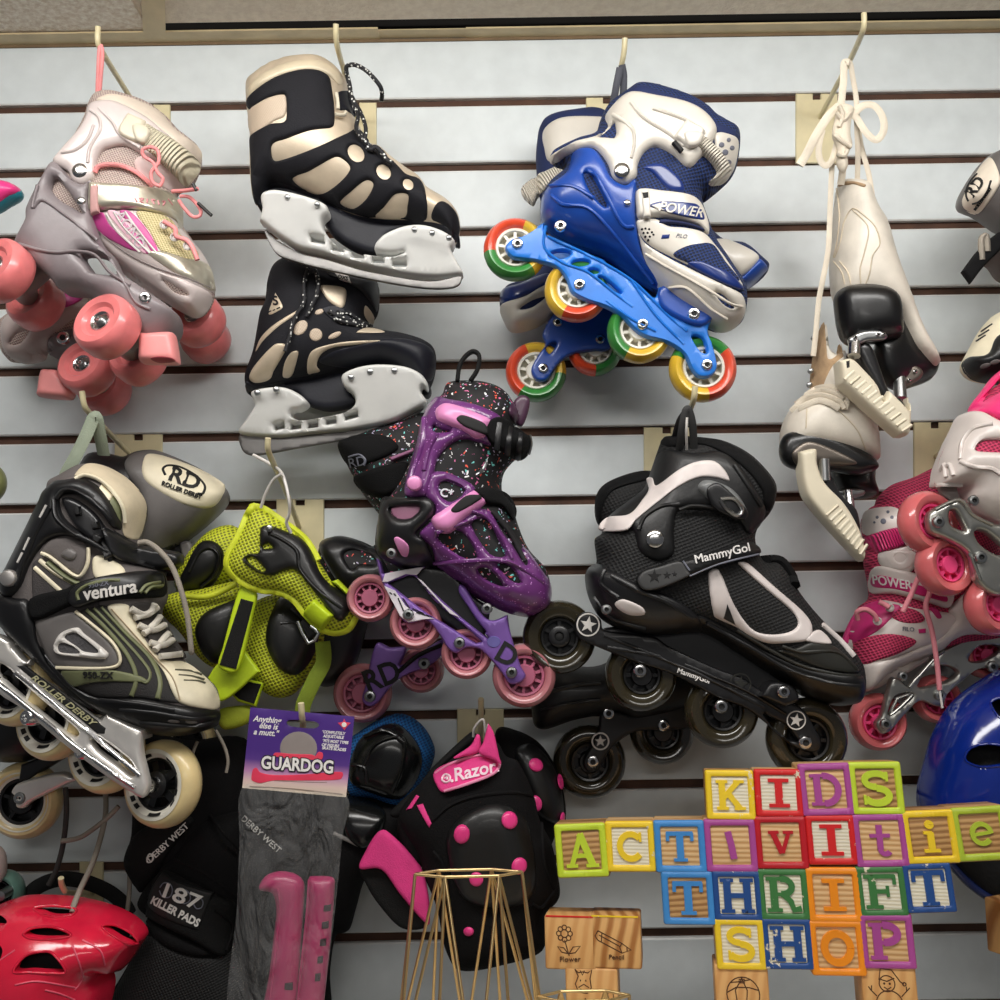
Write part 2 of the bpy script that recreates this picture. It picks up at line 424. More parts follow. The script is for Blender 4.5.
def PRINTED(name,bg,cols,scale=130,thr=.28,frac=.6):
    """printed cloth: scattered coloured motifs on a ground colour"""
    if name in _M: return _M[name]
    k=N(name); k.b.inputs['Roughness'].default_value=.7
    nz=k.n('TexNoise',Scale=160.); k.l(k.obj(),nz.inputs['Vector']); mp=k.n('Mix',data_type='VECTOR'); mp.inputs['Factor'].default_value=.012; ob=k.obj(); k.l(ob,mp.inputs['A']); k.l(nz.outputs['Color'],mp.inputs['B'])
    v=k.n('TexVoronoi',Scale=float(scale)); k.l(mp.outputs['Result'],v.inputs['Vector']); sp=k.n('SeparateColor'); k.l(v.outputs['Color'],sp.inputs[0])
    c=k.ramp(sp.outputs[1],[(i/len(cols),q) for i,q in enumerate(cols)],'CONSTANT')
    a=k.n('Math',operation='LESS_THAN'); k.l(v.outputs['Distance'],a.inputs[0]); a.inputs[1].default_value=thr
    g=k.n('Math',operation='LESS_THAN'); k.l(sp.outputs[0],g.inputs[0]); g.inputs[1].default_value=frac
    ml=k.n('Math',operation='MULTIPLY'); k.l(a.outputs[0],ml.inputs[0]); k.l(g.outputs[0],ml.inputs[1])
    mx=k.n('Mix',data_type='RGBA'); k.l(ml.outputs[0],mx.inputs['Factor']); mx.inputs['A'].default_value=L(bg); k.l(c,mx.inputs['B']); k.l(mx.outputs['Result'],k.b.inputs['Base Color']); _M[name]=k.m; return k.m
def WOOD(name,a,b,ang=0,scale=60,dist=6,rough=.45):
    if name in _M: return _M[name]
    k=N(name); k.b.inputs['Roughness'].default_value=rough
    w=k.n('TexWave',Scale=float(scale),Distortion=float(dist),Detail=2.); w.inputs['Detail Scale'].default_value=.6; w.bands_direction='Z'; k.l(k.own((0,math.radians(ang),0),(.35,1,1)),w.inputs['Vector'])
    k.l(k.ramp(w.outputs['Fac'],[(.1,a),(.8,b)]),k.b.inputs['Base Color']); k.bump(w.outputs['Fac'],.25,.0006); _M[name]=k.m; return k.m
def WORN(name,rgb,chip,scale=70,thr=.62,rough=.35):
    """old paint with chips that show the wood"""
    if name in _M: return _M[name]
    k=N(name); k.b.inputs['Roughness'].default_value=rough
    n=k.n('TexNoise',Scale=float(scale),Detail=6.,Roughness=.65); k.l(k.own(),n.inputs['Vector'])
    k.l(k.ramp(n.outputs['Fac'],[(thr,rgb),(thr+.025,chip)]),k.b.inputs['Base Color']); k.bump(n.outputs['Fac'],.15,.0005); _M[name]=k.m; return k.m
# inline wheel -------------------------------------------------------
def wheel(s,d,rpx,tire,hub,ax=(0,-1,0),width=.024,hubf=.62,spokes=8,boltm=None,rot=0,core=.3,hubd=.35,bolt_r=.2,dark=None,ringm=None,boltd=None):
    """one inline wheel: tyre, spoked hub, bearing and axle bolt; rpx is the radius in crop units"""
    c=P(*px(s)[0][:2],d); r=rpx*VK*sc(d); w=width/2; A,u,e=axes(ax)
    T=lathe('wheel',c,ax,[(r*hubf,-w*.62),(r*(hubf+.1),-w*.95),(r*.84,-w),(r*.93,-w*.72),(r*.985,-w*.35),(r,0),(r*.985,w*.35),(r*.93,w*.72),(r*.84,w),(r*(hubf+.1),w*.95),(r*hubf,w*.62)],tire,seg=48,ring=True,ang=50)
    vs,fs=lathe_data(c,ax,[(r*hubf*1.01,-w*.6),(r*hubf*1.01,w*.62),(r*(hubf*.96),w*.72),(r*(hubf*.86),w*.68),(r*(hubf*.84),w*.3),(r*(hubf*.84),-w*.5)],40,True)
    a,b=lathe_data(c,ax,[(r*core,-w*.6),(r*core,w*.6),(r*core*.9,w*.72),(.0002,w*.72)],28,False,len(vs)); vs+=a;fs+=b
    for k in range(spokes):
        g=rot+2*math.pi*k/spokes; q=u*math.cos(g)+e*math.sin(g); z=A.cross(q)
        a,b=box_data(c+q*(r*(core+hubf*.84)/2)+A*(w*(hubd-.1)),q*(r*(hubf*.88-core)/2),z*(r*.045),A*(w*.28),len(vs)); vs+=a;fs+=b
    a,b=lathe_data(c,ax,[(r*hubf*.9,-w*.3),(r*hubf*.9,-w*.25),(r*core*.8,-w*.25),(r*core*.8,-w*.3)],32,True,len(vs)); vs+=a;fs+=b
    h=fixn(mk('hub',vs,fs,hub,T,ang=40))
    if ringm is not None:
        lathe('printed_ring',c,ax,[(r*(hubf+.005),w*.66),(r*(hubf+.17),w*1.0),(r*(hubf+.165),w*1.03),(r*(hubf+.0),w*.7)],ringm,T,ring=True)
    if boltm is not None:
        cb=c+A*(w*.72 if boltd is None else boltd)
        lathe('axle_bolt',cb,ax,[(r*bolt_r,-.004),(r*bolt_r,.0014),(r*bolt_r*.85,.0026),(r*bolt_r*.5,.003),(r*bolt_r*.42,.0008),(.0002,.0006)],boltm,T,seg=20)
    return T
# ================================================================ the setting
def S_(o,kind='structure'): o['kind']=kind; return o
Z0=H+1.14*.50937; PITCH=.0762; GH=.0098
panel=M('slatwall laminate',(222,229,230),.42,0,.15,bump=(300,.04),var=.02); groove=M('slatwall groove',(80,54,40),.8,var=.15)
beige=M('hook enamel',(221,209,168),.38,.0,.2,var=.04); edge_m=M('slat edge',(225,226,224),.4)
cz=P(500,37.5,0).z
dark_=M('painted plenum shade',(24,21,18),.9)  # near-black colour holds the shade of the ceiling gap
single()
def wall():
    pr=[]; top=cz+.12
    pr.append((0,top))
    i=0
    while Z0-i*PITCH>.15:
        z=Z0-i*PITCH
        pr+= [(0,z+.0015,1),(-.0012,z,1),(-.0075,z,2),(-.0075,z-GH,2),(-.0012,z-GH,1),(0,z-GH-.0015,0)]; i+=1
    pr.append((0,0)); n=len(pr); X=(-1.6,1.6); vs=[(x,-p[0],p[1]) for x in X for p in pr]; b=len(vs)
    vs=[(x,-p[0],p[1]) for p in pr for x in X]; fs=[];fm=[]
    for j in range(n-1):
        fs.append((2*j,2*j+2,2*j+3,2*j+1)); a=pr[j]; c=pr[j+1]; mats_=(a[2] if len(a)>2 else 0)
        fm.append(2 if (a[0]<-.005 and c[0]<-.005) else (1 if c[0]!=a[0] else 0))
    vs+= [(-1.6,.06,top),(1.6,.06,top),(1.6,.06,0),(-1.6,.06,0)]
    k=len(vs)-4; fs+=[(0,1,k+1,k),(k,k+1,k+2,k+3)]; fm+=[0,0]
    return S_(mk('wall_back',vs,fs,None,None,smooth=False,mats=[panel,edge_m,groove],fm=fm))
wall()
def slab(name,x0,x1,y0,y1,z0,z1,m):
    v,f=box_data(((x0+x1)/2,(y0+y1)/2,(z0+z1)/2),((x1-x0)/2,0,0),(0,(y1-y0)/2,0),(0,0,(z1-z0)/2)); return S_(fixn(mk(name,v,f,m,None,smooth=False)))
def tile_mat(name,a,b,scale,st,rough):
    k=N(name); k.b.inputs['Roughness'].default_value=rough
    nz=k.n('TexNoise',Scale=float(scale),Detail=5.,Roughness=.6); k.l(k.obj(),nz.inputs['Vector'])
    k.l(k.ramp(nz.outputs['Fac'],[(.35,a),(.65,b)]),k.b.inputs['Base Color']); k.bump(nz.outputs['Fac'],st,.004); return k.m
t1=tile_mat('ceiling tile foil',(214,194,170),(250,240,224),150,1.,.3); t2=tile_mat('ceiling tile',(222,206,186),(236,222,202),120,.7,.6)
xl=P(152,25,.02).x
slab('ceiling',-1.6,xl-.002,-.015,-.64,cz+.002,cz+.014,t1)
slab('ceiling_2',xl-.07,1.6,-.034,-4.0,cz+.0036,cz+.016,t2); slab('ceiling_3',-1.6,xl-.01,-.645,-4.0,cz+.003,cz+.016,t2)
trimm=M('ceiling grid enamel',(200,180,140),.45,.0,.1,var=.05); leg_shade=M('grid underside shadow',(120,98,70),.7)
xa,xb=P(378,32,.02).x,P(466,32,.02).x
slab('trim_1',-1.6,xa,-.0005,-.024,cz-.001,cz+.001,trimm); slab('trim_2',xb,1.6,-.0005,-.021,cz-.001,cz+.001,trimm)
slab('trim_3',-1.6,1.6,-.0004,-.0022,cz-.004,cz-.001,leg_shade)  # leg of the wall angle, its shadow under the flange put into the colour
def onz(x,y,z):
    r=_dir(x-500,500-y); k=(z-H)/r[2]; return Vector((r[0]*k,r[1]*k-D,z))
e0=onz(150,25,cz); tq=(onz(149,2,cz)-e0); tq.z=0; tq=tq.normalized(); e0=Vector((e0.x-.012,0,0))
a,b=box_data(Vector((e0.x+.012,-.022,cz))+tq*1.2,tq*1.2,Vector((-tq.y,tq.x,0))*.012,(0,0,.002)); S_(fixn(mk('trim_4',a,b,trimm,None,smooth=False)))
slab('gap_shade',-1.6,1.6,-.0002,-.0015,cz+.001,cz+.06,dark_)  # near-black strip added on the wall so the ceiling gap looks shaded
slab('plenum_shade',-1.6,1.6,.05,-.8,cz+.05,cz+.06,dark_)  # unseen near-black slab added above the tiles to keep the gap dark
# punched strip between the two pieces of wall angle
vs=[];fs=[]
a,b=box_data(((xa+xb)/2,-.010,cz+.0006),((xb-xa)/2,0,0),(0,.009,0),(0,0,.0005)); vs+=a;fs+=b
o=S_(fixn(mk('trim_5',vs,fs,trimm,None,smooth=False)))
hm=M('punched hole',(30,22,16),.9); vs=[];fs=[]
for q in (394,416,438,459):
    a,b=lathe_data(P(q,33.5,.0105)*1.0+Vector((0,0,0)),(0,0,-1),[(.003,0),(.0029,.0004),(.0002,.0005)],12,False,len(vs))
    c0=P(q,33.5,.0105); dz=cz-.0002-c0.z; vs+=[v+Vector((0,0,dz)) for v in a]; fs+=b
mk('punched_holes',vs,fs,hm,o)
slab('floor',-1.6,1.6,0,-4.0,-.02,0,M('vinyl floor',(150,146,138),.5))
# hooks ----------------------------------------------------------
def hook(x0,y0,y1,x1,rod,ds,label):
    """slatwall hook: notched backplate in the groove, rod with turned-up tip"""
    c=P((x0+x1)/2,(y0+y1)/2,.003); thing('slatwall_hook',label,'hook',c,'beige slatwall hooks')
    V(0,0,1); m=(x0+x1)/2; w=(x1-x0)
    out=np.array([(x0,y0),(m-w*.09,y0),(m-w*.09,y0+6),(m+w*.09,y0+6),(m+w*.09,y0),(x1,y0),(x1,y1),(x0,y1)],float)
    sheet('backplate',out,beige,.0008,.002,.0008,('off',.0006))
    p=px(rod); n=len(p); pts=[P(a[0],a[1],e) for a,e in zip(p,ds)]
    tube3('rod',pts,.0028,beige,n=5,sides=10)
hook(128,104,172,170,'150,128 130,97 104,55 98,43 98,27',(.003,.06,.15,.168,.17),'beige hook under the ceiling carrying the pink quad skates on a pink lace')
hook(334,102,170,376.5,'357,122 344,71 338,50 336,36 336,24',(.003,.1,.15,.165,.17),'beige hook under the ceiling carrying the silver and black hockey skates')
hook(586,97,165,628,'610,122 614,105 621,68 624,52 625,38',(.003,.05,.15,.165,.17),'beige hook under the ceiling carrying the blue inline skates')
hook(796,93,163,838,'820,117 850,60 862,33 864,25 864,13',(.003,.1,.16,.168,.17),'beige hook under the ceiling with white figure skates tied by their laces')
hook(114,434,505,162,'134,458 122,446 94,417 85,407 82,391',(.003,.04,.14,.165,.17),'beige hook below the pink quad skates holding the grey and black pair')
hook(276,499,570,324,'299,527 295,516 285,489 272,460 268,449 268,438',(.003,.03,.09,.17,.19,.195),'beige hook below the hockey skate blade with the yellow-green guards')
hook(278,786,855,322,'303,800 303,725 302,716 301,703',(.003,.17,.20,.205),'beige hook whose tip pokes through the slot of the purple card')
hook(457,709,779,504,'481,745 480,735 481,715 481,699',(.003,.08,.11,.125),'beige hook above the pink-dotted knee pads')
hook(644,427,498,690,'668,450 676,430 691,407 694,398 695,386',(.003,.05,.18,.2,.205),'beige hook in front of the blue skate front wheel with the black pair')
hook(914,422,495,957,'936,456 955,440 968,428 968,418',(.003,.08,.12,.13),'beige hook half hidden behind the white and pink inline skate')
hook(79,862,930,103,'92,893 74,893 66,892 62,885 61,878',(.003,.05,.1,.11,.115),'pale hook standing just behind the red helmet')
# lights ---------------------------------------------------------
def arealight(name,loc,sx,sy,e,rot,col=(1,1,1)):
    l=bpy.data.lights.new(name,'AREA'); l.shape='RECTANGLE'; l.size=sx; l.size_y=sy; l.energy=e; l.color=col
    o=bpy.data.objects.new(name,l); COL.objects.link(o); o.location=loc; o.rotation_euler=rot; return o
arealight('ceiling_tube_light',(0.0,-.64,cz-.01),1.35,.25,15.5,(math.radians(36),0,0),(1,.98,.95))
arealight('ceiling_tube_light',(0.1,-2.3,cz-.01),1.5,.4,15,(math.radians(18),0,0),(1,.97,.93))
w=bpy.data.worlds.new('world'); SC.world=w; w.use_nodes=True; w.node_tree.nodes['Background'].inputs[0].default_value=(.95,.95,1,1); w.node_tree.nodes['Background'].inputs[1].default_value=.10
SC.view_settings.view_transform='Standard'; SC.view_settings.look='None'; SC.view_settings.exposure=0; SC.view_settings.gamma=1; SC.view_settings.use_curve_mapping=False
# ================================================================ shared skate materials
chrome=M('polished steel',(205,205,205),.18,1,var=.02); steel=M('steel',(170,172,172),.3,1,var=.04); dark=M('black recess',(14,13,13),.7)
black=M('black plastic',(17,17,18),.38,0,.1,bump=(500,.05)); blackfab=M('black cloth',(15,15,16),.85,spec=.2,bump=(900,.4)); white=M('white plastic',(214,210,204),.35,0,.2,var=.02)
# ================================================================ pink and white quad skates
pkw=M('pink urethane',(226,124,124),.32,0,.3,var=.08,sss=.1); pkw2=M('pink urethane shaded pair',(228,112,118),.32,0,.3,var=.08)
greyp=M('warm grey plastic',(136,127,129),.4,0,.15,bump=(400,.04)); cream=M('cream plastic',(212,203,182),.4,0,.1,var=.03); pearl=M('pearly white plastic',(212,200,196),.33,0,.25,var=.02)
liner=MESHFAB('cream air mesh',(206,190,178),(158,134,132),.0022); silver_s=M('silver foil',(196,190,172),.28,.55,bump=(120,.1),var=.1); pinkl=M('pink lace',(240,150,150),.7,bump=(700,.5)); magenta=M('magenta print',(190,66,138),.35,var=.1); palep=M('pale pink print',(236,190,204),.35)
yel=MESHFAB('pale yellow mesh',(228,214,168),(178,164,112),.0022); rubberp=M('pink rubber',(238,150,148),.42,0,.1,var=.04)
def quad_wheel(c,ax,r,w,mat):
    c=Vector(c); h=w/2
    T=lathe('wheel',c,ax,[(r*.34,-h*.8),(r*.55,-h),(r*.82,-h),(r*.95,-h*.78),(r,-h*.4),(r,h*.4),(r*.95,h*.78),(r*.82,h*1.0),(r*.6,h*.95),(r*.5,h*.72),(r*.34,h*.7)],mat,seg=44,ring=True,ang=40)
    a=Vector(ax).normalized()
    b=lathe('bearing',c+a*(h*.62),ax,[(r*.36,-h),(r*.36,.0005),(r*.33,.002),(r*.28,.0015),(r*.25,.0002),(r*.2,0),(.0002,-.0002)],chrome,T,seg=28)
    lathe('axle_nut',c+a*(h*.62),ax,[(r*.17,-.001),(r*.17,.003),(r*.13,.0045),(r*.07,.0048),(r*.055,.0065),(.0002,.0067)],steel,T,seg=6*4,ang=30)
    return T
V(0,0,.25)
thing('quad_skate','pink-wheeled quad roller skate with white cuff and grey base hanging in front of its mate','roller skate',P(110,200,.15),'pink quad skates')
dq=.15
bo=O("372,424 400,392 452,378 520,392 600,420 660,460 715,520 790,582 800,640 770,720 735,750 700,770 720,880 780,975 830,1060 852,1110 852,1180 825,1235 790,1262 730,1240 600,1150 480,1060 380,980 330,960 260,940 190,960 150,940 170,870 215,730 275,620 335,525")
b=pil('boot',bo,liner,dq,.042,.04)
# collar and tongue
ov('collar_padding',O("385,404 440,376 540,396 640,446 700,515 795,590 800,640 760,690 735,640 690,575 640,520 560,468 470,424"),M('collar lining',(214,200,184),.7,bump=(300,.2)),b,.003,.006)
ov('tongue',O("540,640 620,610 700,640 745,700 735,745 690,762 640,740 560,700"),M('tongue lining',(212,190,186),.7),b,.003,.008)
# vamp
vm=ov('vamp',O("366,860 500,838 640,852 700,880 740,930 800,1000 835,1062 853,1120 850,1165 740,1130 600,1075 520,1030 432,968 380,920"),pearl,b,.003,.006)
vs_=lift(b,.003)
for s,m in (("368,866 410,850 440,900 520,975 560,1008 500,990 400,930",magenta),("430,850 470,846 540,930 590,1010 570,1012 500,940",palep),("480,850 520,845 590,920 632,1000 612,1014 560,935",magenta),("452,848 466,847 545,935 595,1012 585,1015 520,950",magenta)):
    ov('printed_stripe',O(s),m,vs_,.0012,.001,vm)
ov('side_panel',O("545,848 640,856 690,882 720,935 792,1010 770,1045 700,1020 640,1000 600,930"),yel,vs_,.0015,.003,vm)
ov('toe_cap',O("590,1012 650,1004 740,1030 800,1042 836,1062 853,1115 850,1160 780,1125 700,1092"),silver_s,vs_,.002,.005,vm)
tubes_on('white_line',['425,855 470,925 560,1008','455,848 500,915 600,1012','500,846 560,930 625,1010'],vs_,.0011,white,vm,lift=.001)
text('AONO',"520,920",62,57,M('silver outline print',(196,184,188),.4),vs_,vm,bold=.01,t=.0016,sx=.9)
sole=ov('toe_sole',O("366,905 432,960 520,1025 620,1075 740,1120 830,1165 846,1195 822,1245 790,1268 755,1262 690,1226 600,1170 500,1100 440,1030 395,985"),pearl,b,.006,.012,holes=[O("652,1120 690,1136 755,1180 700,1170")])
tubes_on('stitching',["395,925 450,972 530,1025 625,1070 740,1108 840,1150"],lift(b,.0035),.0006,M('grey thread',(150,140,138),.7),sole)
# grey base
ov('window_mesh',O('180,740 235,700 345,860 290,860 225,820'),liner,b,.001,.001)
hu=hull("372,424 400,392 452,378 520,392 600,420 660,460 715,520 790,582 800,640 770,720 735,750 700,770 720,880 780,975 830,1060 852,1110 862,1180 840,1270 760,1330 700,1380 620,1420 520,1380 430,1260 340,1230 230,1210 110,1080 20,990 50,880 80,780 150,660 225,600 310,510",dq,.045,.034)
ch=ov('base',O("210,645 262,690 292,722 335,737 362,722 356,800 366,880 392,962 435,1010 478,1090 540,1130 610,1178 690,1240 708,1300 690,1345 660,1360 620,1390 560,1330 500,1230 400,1200 330,1170 245,1160 200,1110 120,1040 58,978 100,880 105,830 160,720"),greyp,hu,.007,.010,back=.02,holes=[O("195,748 228,710 330,850 290,830 240,800",4),O("318,1010 345,1060 372,1092 468,1095 430,1035 380,1008")])
tubes_on('moulded_rib',["75,975 160,1000 230,1010 300,1005 380,1020 440,1090 520,1140","150,740 130,830 170,800 260,860 340,920 390,960","470,1085 510,1150 545,1210 600,1235"],lift(hu,.0072),.0016,greyp,ch)
# white cuff
cu=ov('cuff',O("352,425 385,404 452,402 525,432 590,470 650,520 690,560 660,610 700,640 640,650 560,610 500,580 445,585 405,602 383,640 376,700 350,728 320,737 288,718 270,682 212,645 240,600 310,520 340,470"),pearl,hu,.0045,.008)
tubes_on('moulded_rib',["360,440 395,470 400,520 360,590 350,650","395,430 450,490 480,540 560,590","245,610 300,600 350,560 375,500"],lift(hu,.0045),.0016,pearl,cu)
st=ov('cuff_strap',O("588,505 645,530 720,578 790,638 797,672 765,722 735,742 700,708 640,655 575,598"),RIDGE('ridged cream strap',(226,217,190),-36,.0052),b,.0105,.004)
bk=ov('buckle',O("482,548 522,462! 602,500 592,530 600,560 560,592"),cream,b,.0125,.004); ov('buckle_lever',O("530,505 560,495 600,520 580,570 545,560"),cream,lift(b,.0125),.003,.004,bk)
bolt('cuff_rivet',"320,682",.198,33,chrome,hexa=False); bolt('base_screw',"324,805",.199,19,chrome,hexa=False); bolt('frame_bolt',"130,928",.196,25,chrome,dark=dark); bolt('frame_bolt',"580,1192",.200,25,chrome,dark=dark)
# strap with silver foil
ss=ov('velcro_strap',O("363,742 392,736 520,744 640,760 708,788 727,840 727,905 715,935 700,880 600,852 500,840 392,848 363,860"),silver_s,b,.010,.004)
ov('strap_end',O("363,742! 392,738! 394,846! 363,858!"),M('dusty pink webbing',(206,160,156),.6),lift(b,.0102),.0015,.002,ss)
tubes_on('faded_print',['540,792 548,808','556,794 574,796 560,806 576,812','590,796 588,812','604,798 620,800','606,800 618,816','632,802 636,820','650,806 660,806 652,822','672,796 690,820'],lift(b,.0100),.0009,M('faded pink print',(206,142,146),.5),ss)
# piping and laces
tubes_on('piping',["380,690 392,668 430,658 490,664 545,688 590,725 610,745"],b,.0022,pinkl,lift=.004)
tube('bow_loop',"640,745 652,715 630,690 612,650 575,625 572,598 605,588 632,605 634,650 605,690 612,730 640,745",[.196,.2,.205,.2,.196],.0017,pinkl,n=5)
tube('lace',"655,885 700,915 705,945 745,960 770,990 790,1040",.1965,.0022,pinkl); tube('lace_loop',"690,765 740,762 790,755",[.19,.21],.0019,pinkl); tube('lace_loop',"720,785 760,790 800,835 800,862 770,866 735,830 715,800",.195,.0017,pinkl)
tube('aglet',"772,735 786,762",.21,.0016,black); tube('aglet',"792,812 820,838 846,862",.2,.0016,black)
for s in ("658,900","700,950","752,985"): lathe('eyelet',P(*px(s)[0][:2],.193),(0,-1,0),[(.0042,0),(.0042,.002),(.003,.0026),(.0022,.001),(.0002,.001)],white,seg=16)
tube('hanging_lace',"388,400 392,300 396,215 402,180 410,215 404,300 396,400",[.150,.16,.166,.166,.166,.16,.15],.002,pinkl)
# trucks, wheels, toe stop
ax=Vector((-.31,-.9,.30)).normalized()
A=P(2,271,.20); Bq=P(36,303,.12); Cq=P(107.5,327,.205); Dq=P(139,358,.125)
for p,q in ((A,Bq),(Cq,Dq)):
    m=(p+q)/2; tk=tube3('truck',[p,m,q],.0075,steel,n=1,sides=14)
    tube3('hanger',[m+(q-p)*.22,m-(q-p)*.22],.011,M('grey metal',(150,150,148),.35,.8),tk,n=1,sides=16)
    tube3('cushion_post',[m,m+Vector((.028,.0,.03))],[.012,.015],greyp,tk,n=1,sides=14)
for p,r in ((A,.0295),(Bq,.0275),(Cq,.0295),(Dq,.0275)): quad_wheel(p,ax,r,.030,pkw)
ts=pil('toe_stop',O("567,1340 600,1336 690,1332 704,1350 718,1440 712,1458 640,1458 568,1452 562,1400"),rubberp,.185,.014,.006); ov('toe_stop_recess',O("602,1435 640,1424 690,1432 700,1446 640,1452"),M('pink hollow',(170,70,80),.6),ts,.0006,.001,ts.obj)
# mate behind
thing('quad_skate','pink-wheeled quad roller skate mostly hidden behind the front one, toe pointing at the left edge','roller skate',P(60,330,.055),'pink quad skates')
b2=pil('boot',O("250,1165 340,1150 400,1200 420,1280 330,1330 240,1390 200,1400 180,1410 60,1450 20,1420 4,1350 10,1290 60,1250 120,1190 150,1120 260,1090"),liner,.055,.035,.035)
sl=ov('toe_sole',O("8,1290 60,1245 200,1200 330,1180 345,1230 260,1300 200,1350 180,1430 150,1446 90,1452 30,1420 8,1370"),M('grey pink plastic',(196,182,178),.4,0,.1),b2,.006,.012,holes=[O("38,1375 70,1330 120,1320 80,1375")])
ov('striped_side',O("240,1180 330,1160 320,1200 250,1230"),magenta,lift(b2,.006),.001,.001,sl)
ov('base',O("198,1356 270,1320 420,1280 480,1330 400,1440 330,1470 300,1400 250,1400 200,1420"),greyp,b2,.009,.008,back=.02)
bolt('frame_bolt',"254,1352",.103,27,chrome,dark=dark)
b2h=[P(*px("350,1475")[0][:2],.11),P(*px("420,1560")[0][:2],.035),P(*px("790,1280")[0][:2],.10),P(*px("822,1355")[0][:2],.03)]
for p,q in ((b2h[0],b2h[1]),(b2h[2],b2h[3])): tube3('truck',[p,(p+q)/2,q],.0075,steel,n=1,sides=14)
for p,r in zip(b2h,(.0275,.0265,.0275,.026)): quad_wheel(p,(-.2,-.93,.3),r,.030,pkw)
pil('toe_stop',O("172,1487 205,1480 245,1488 295,1560 290,1590 272,1600 160,1588 158,1560"),rubberp,.10,.013,.006)
# ================================================================ hockey skates
V(220,20,.27)
navy=M('navy rubber',(20,21,30),.5,spec=.35,bump=(500,.1)); ink=M('black neoprene',(26,26,31),.72,spec=.25,bump=(700,.3)); foil=MESHFAB('champagne mesh',(216,198,176),(186,166,144),.0016,.45,.3); champ=M('champagne fabric',(206,190,166),.4,.25,bump=(500,.1)); holder=M('white holder',(214,214,210),.28,0,.35,var=.02)
edge=M('blade steel',(120,118,116),.45,1,var=.08)
thing('hockey_skate','silver and black hockey ice skate with a white blade holder, the upper of the pair','ice skate',P(355,175,.13),'silver and black hockey skates')
dq=.13
b=pil('boot',O("100,248 130,215 200,172 290,148 370,148 430,180 468,225 476,280 490,340 520,400 552,462 600,480 640,515 700,560 745,590 775,630 840,670 878,710 890,765 880,820 860,835 800,790 700,760 600,755 500,730 400,680 300,640 200,620 160,660 140,690 118,640 112,520 112,420 100,330"),champ,dq,.043,.045)
ov('collar',O("102,258 140,212 220,168 300,150 375,152 430,185 455,225 440,240 400,205 330,188 240,205 150,250 108,285"),M('champagne vinyl',(214,200,172),.42,.1),b,.004,.008)
ov('heel_window',O("106,345 150,300 240,278 243,350 200,375 118,424"),foil,b,.002,.003)
oc=ov('cuff_overlay',[O("98,300 130,262 200,215 280,188 350,184 400,205 414,250 424,330 422,388 405,400 330,410 245,440 200,455 190,480 200,520 240,515 350,475 470,420 510,402 548,440 560,470 608,500 650,530 690,570 740,590 762,640 762,740 680,735 600,728 540,726 470,704 400,680 330,650 270,620 215,602 170,620 150,660 130,680 116,610 112,520 110,440 132,415 190,385 243,372 243,285 235,276 180,292 112,330")],ink,b,.004,.004,
  holes=[O("268,588 330,560 420,510 450,512 482,548 450,595 385,642 330,638"),O("445,676 480,640 540,594 568,610 540,665 490,700"),O("578,730 610,690 650,645 695,646 694,690 680,732"),ell("504,494",27,36,-40),ell("606,563",24,30,-40),ell("697,609",18,22,-40)])
ov('toe_overlay',O("784,735 795,690 820,672 850,685 880,725 888,780 870,800 830,760"),ink,b,.004,.004)
ov('outsole',O("140,690 146,640 180,606 230,604 300,628 400,680 500,722 600,738 700,742 800,752 860,775 886,800 880,822 800,790 700,775 620,800 590,860 500,840 420,790 380,740 330,680 230,640 175,660 155,690"),navy,b,.003,.006,back=.02)
ov('buckle_strap',O("436,272 480,266 504,300 500,350 468,335 440,330"),navy,b,.005,.004)
tubes_on('strap_clip',["428,348 455,352 466,340","432,270 436,300 438,330"],lift(b,.006),.0018,cream)
sp=SPECK('black lace with flecks',(24,24,28),(220,220,214),330,.3,.7,0,.55)
tube('lace',"560,470 530,440 505,400 512,350 490,300 480,240 470,200 470,172 500,166 545,190 590,240 600,270 598,296",[.172,.174,.16,.155,.15,.155,.158,.16,.155,.14],.0022,sp)
tube('lace',"535,445 540,400 520,340 490,290 476,230 466,190",[.172,.17,.16,.155,.15,.156],.002,sp)
tube('lace_knot',"545,470 560,480 575,470 600,490 620,520 640,530",.173,.0024,sp)
# holder and blade
hb=O("152,660! 165,640 200,632 250,638 330,660 385,680 402,715 378,740 380,780 420,830 480,860 540,880 640,888 690,860 700,820 660,850 600,862 570,850 580,820 620,790 700,762 760,760 830,790 868,815 866,835 850,850 875,895 900,935 880,950 800,958 700,950 600,928 500,905 380,870 300,848 250,820 200,785 160,750 148,745 158,700")
ho=O("152,655 170,638 215,632 300,650 385,680 402,712 380,738 378,765 410,805 450,835 510,858 590,874 650,880 690,866 706,845 690,870 640,886")
front=sheet('blade_holder',[O("152,658 170,638 215,632 300,650 388,682 402,715 380,742 390,785 430,832 490,860 560,872 640,878 685,862 640,868 590,862 572,850 582,822 620,790 690,764 760,762 830,785 868,815 864,838 855,850 878,895 900,935 885,948 800,956 700,948 600,926 500,905 380,868 300,850 250,822 200,788 158,752 148,745 158,700")],holder,flat(dq+.014,(0,.35),PN(poly('500,820' if dq>.1 else '450,680'),dq+.014)[0]),.007,.004,('off',.014),holes=[O("335,800! 385,808! 388,832! 340,824!",3),O("412,830! 458,838! 460,862! 414,854!",3),O("487,854! 532,858! 534,885! 488,880!",3),O("563,874! 606,877! 608,902! 564,900!",3),O("638,890! 690,892! 692,915! 640,914!",3)])
sheet('blade',O("165,775 220,820 300,862 400,888 520,925 620,945 720,962 800,966 890,948 888,975 860,990 800,994 700,985 560,960 400,925 300,900 220,872 185,830"),edge,dq+.006,.0004,.0006,('off',.004))
for s in ("250,656","360,682","720,776","785,788","848,806"): bolt('holder_rivet',s,dq+.034,11,steel,hexa=False)
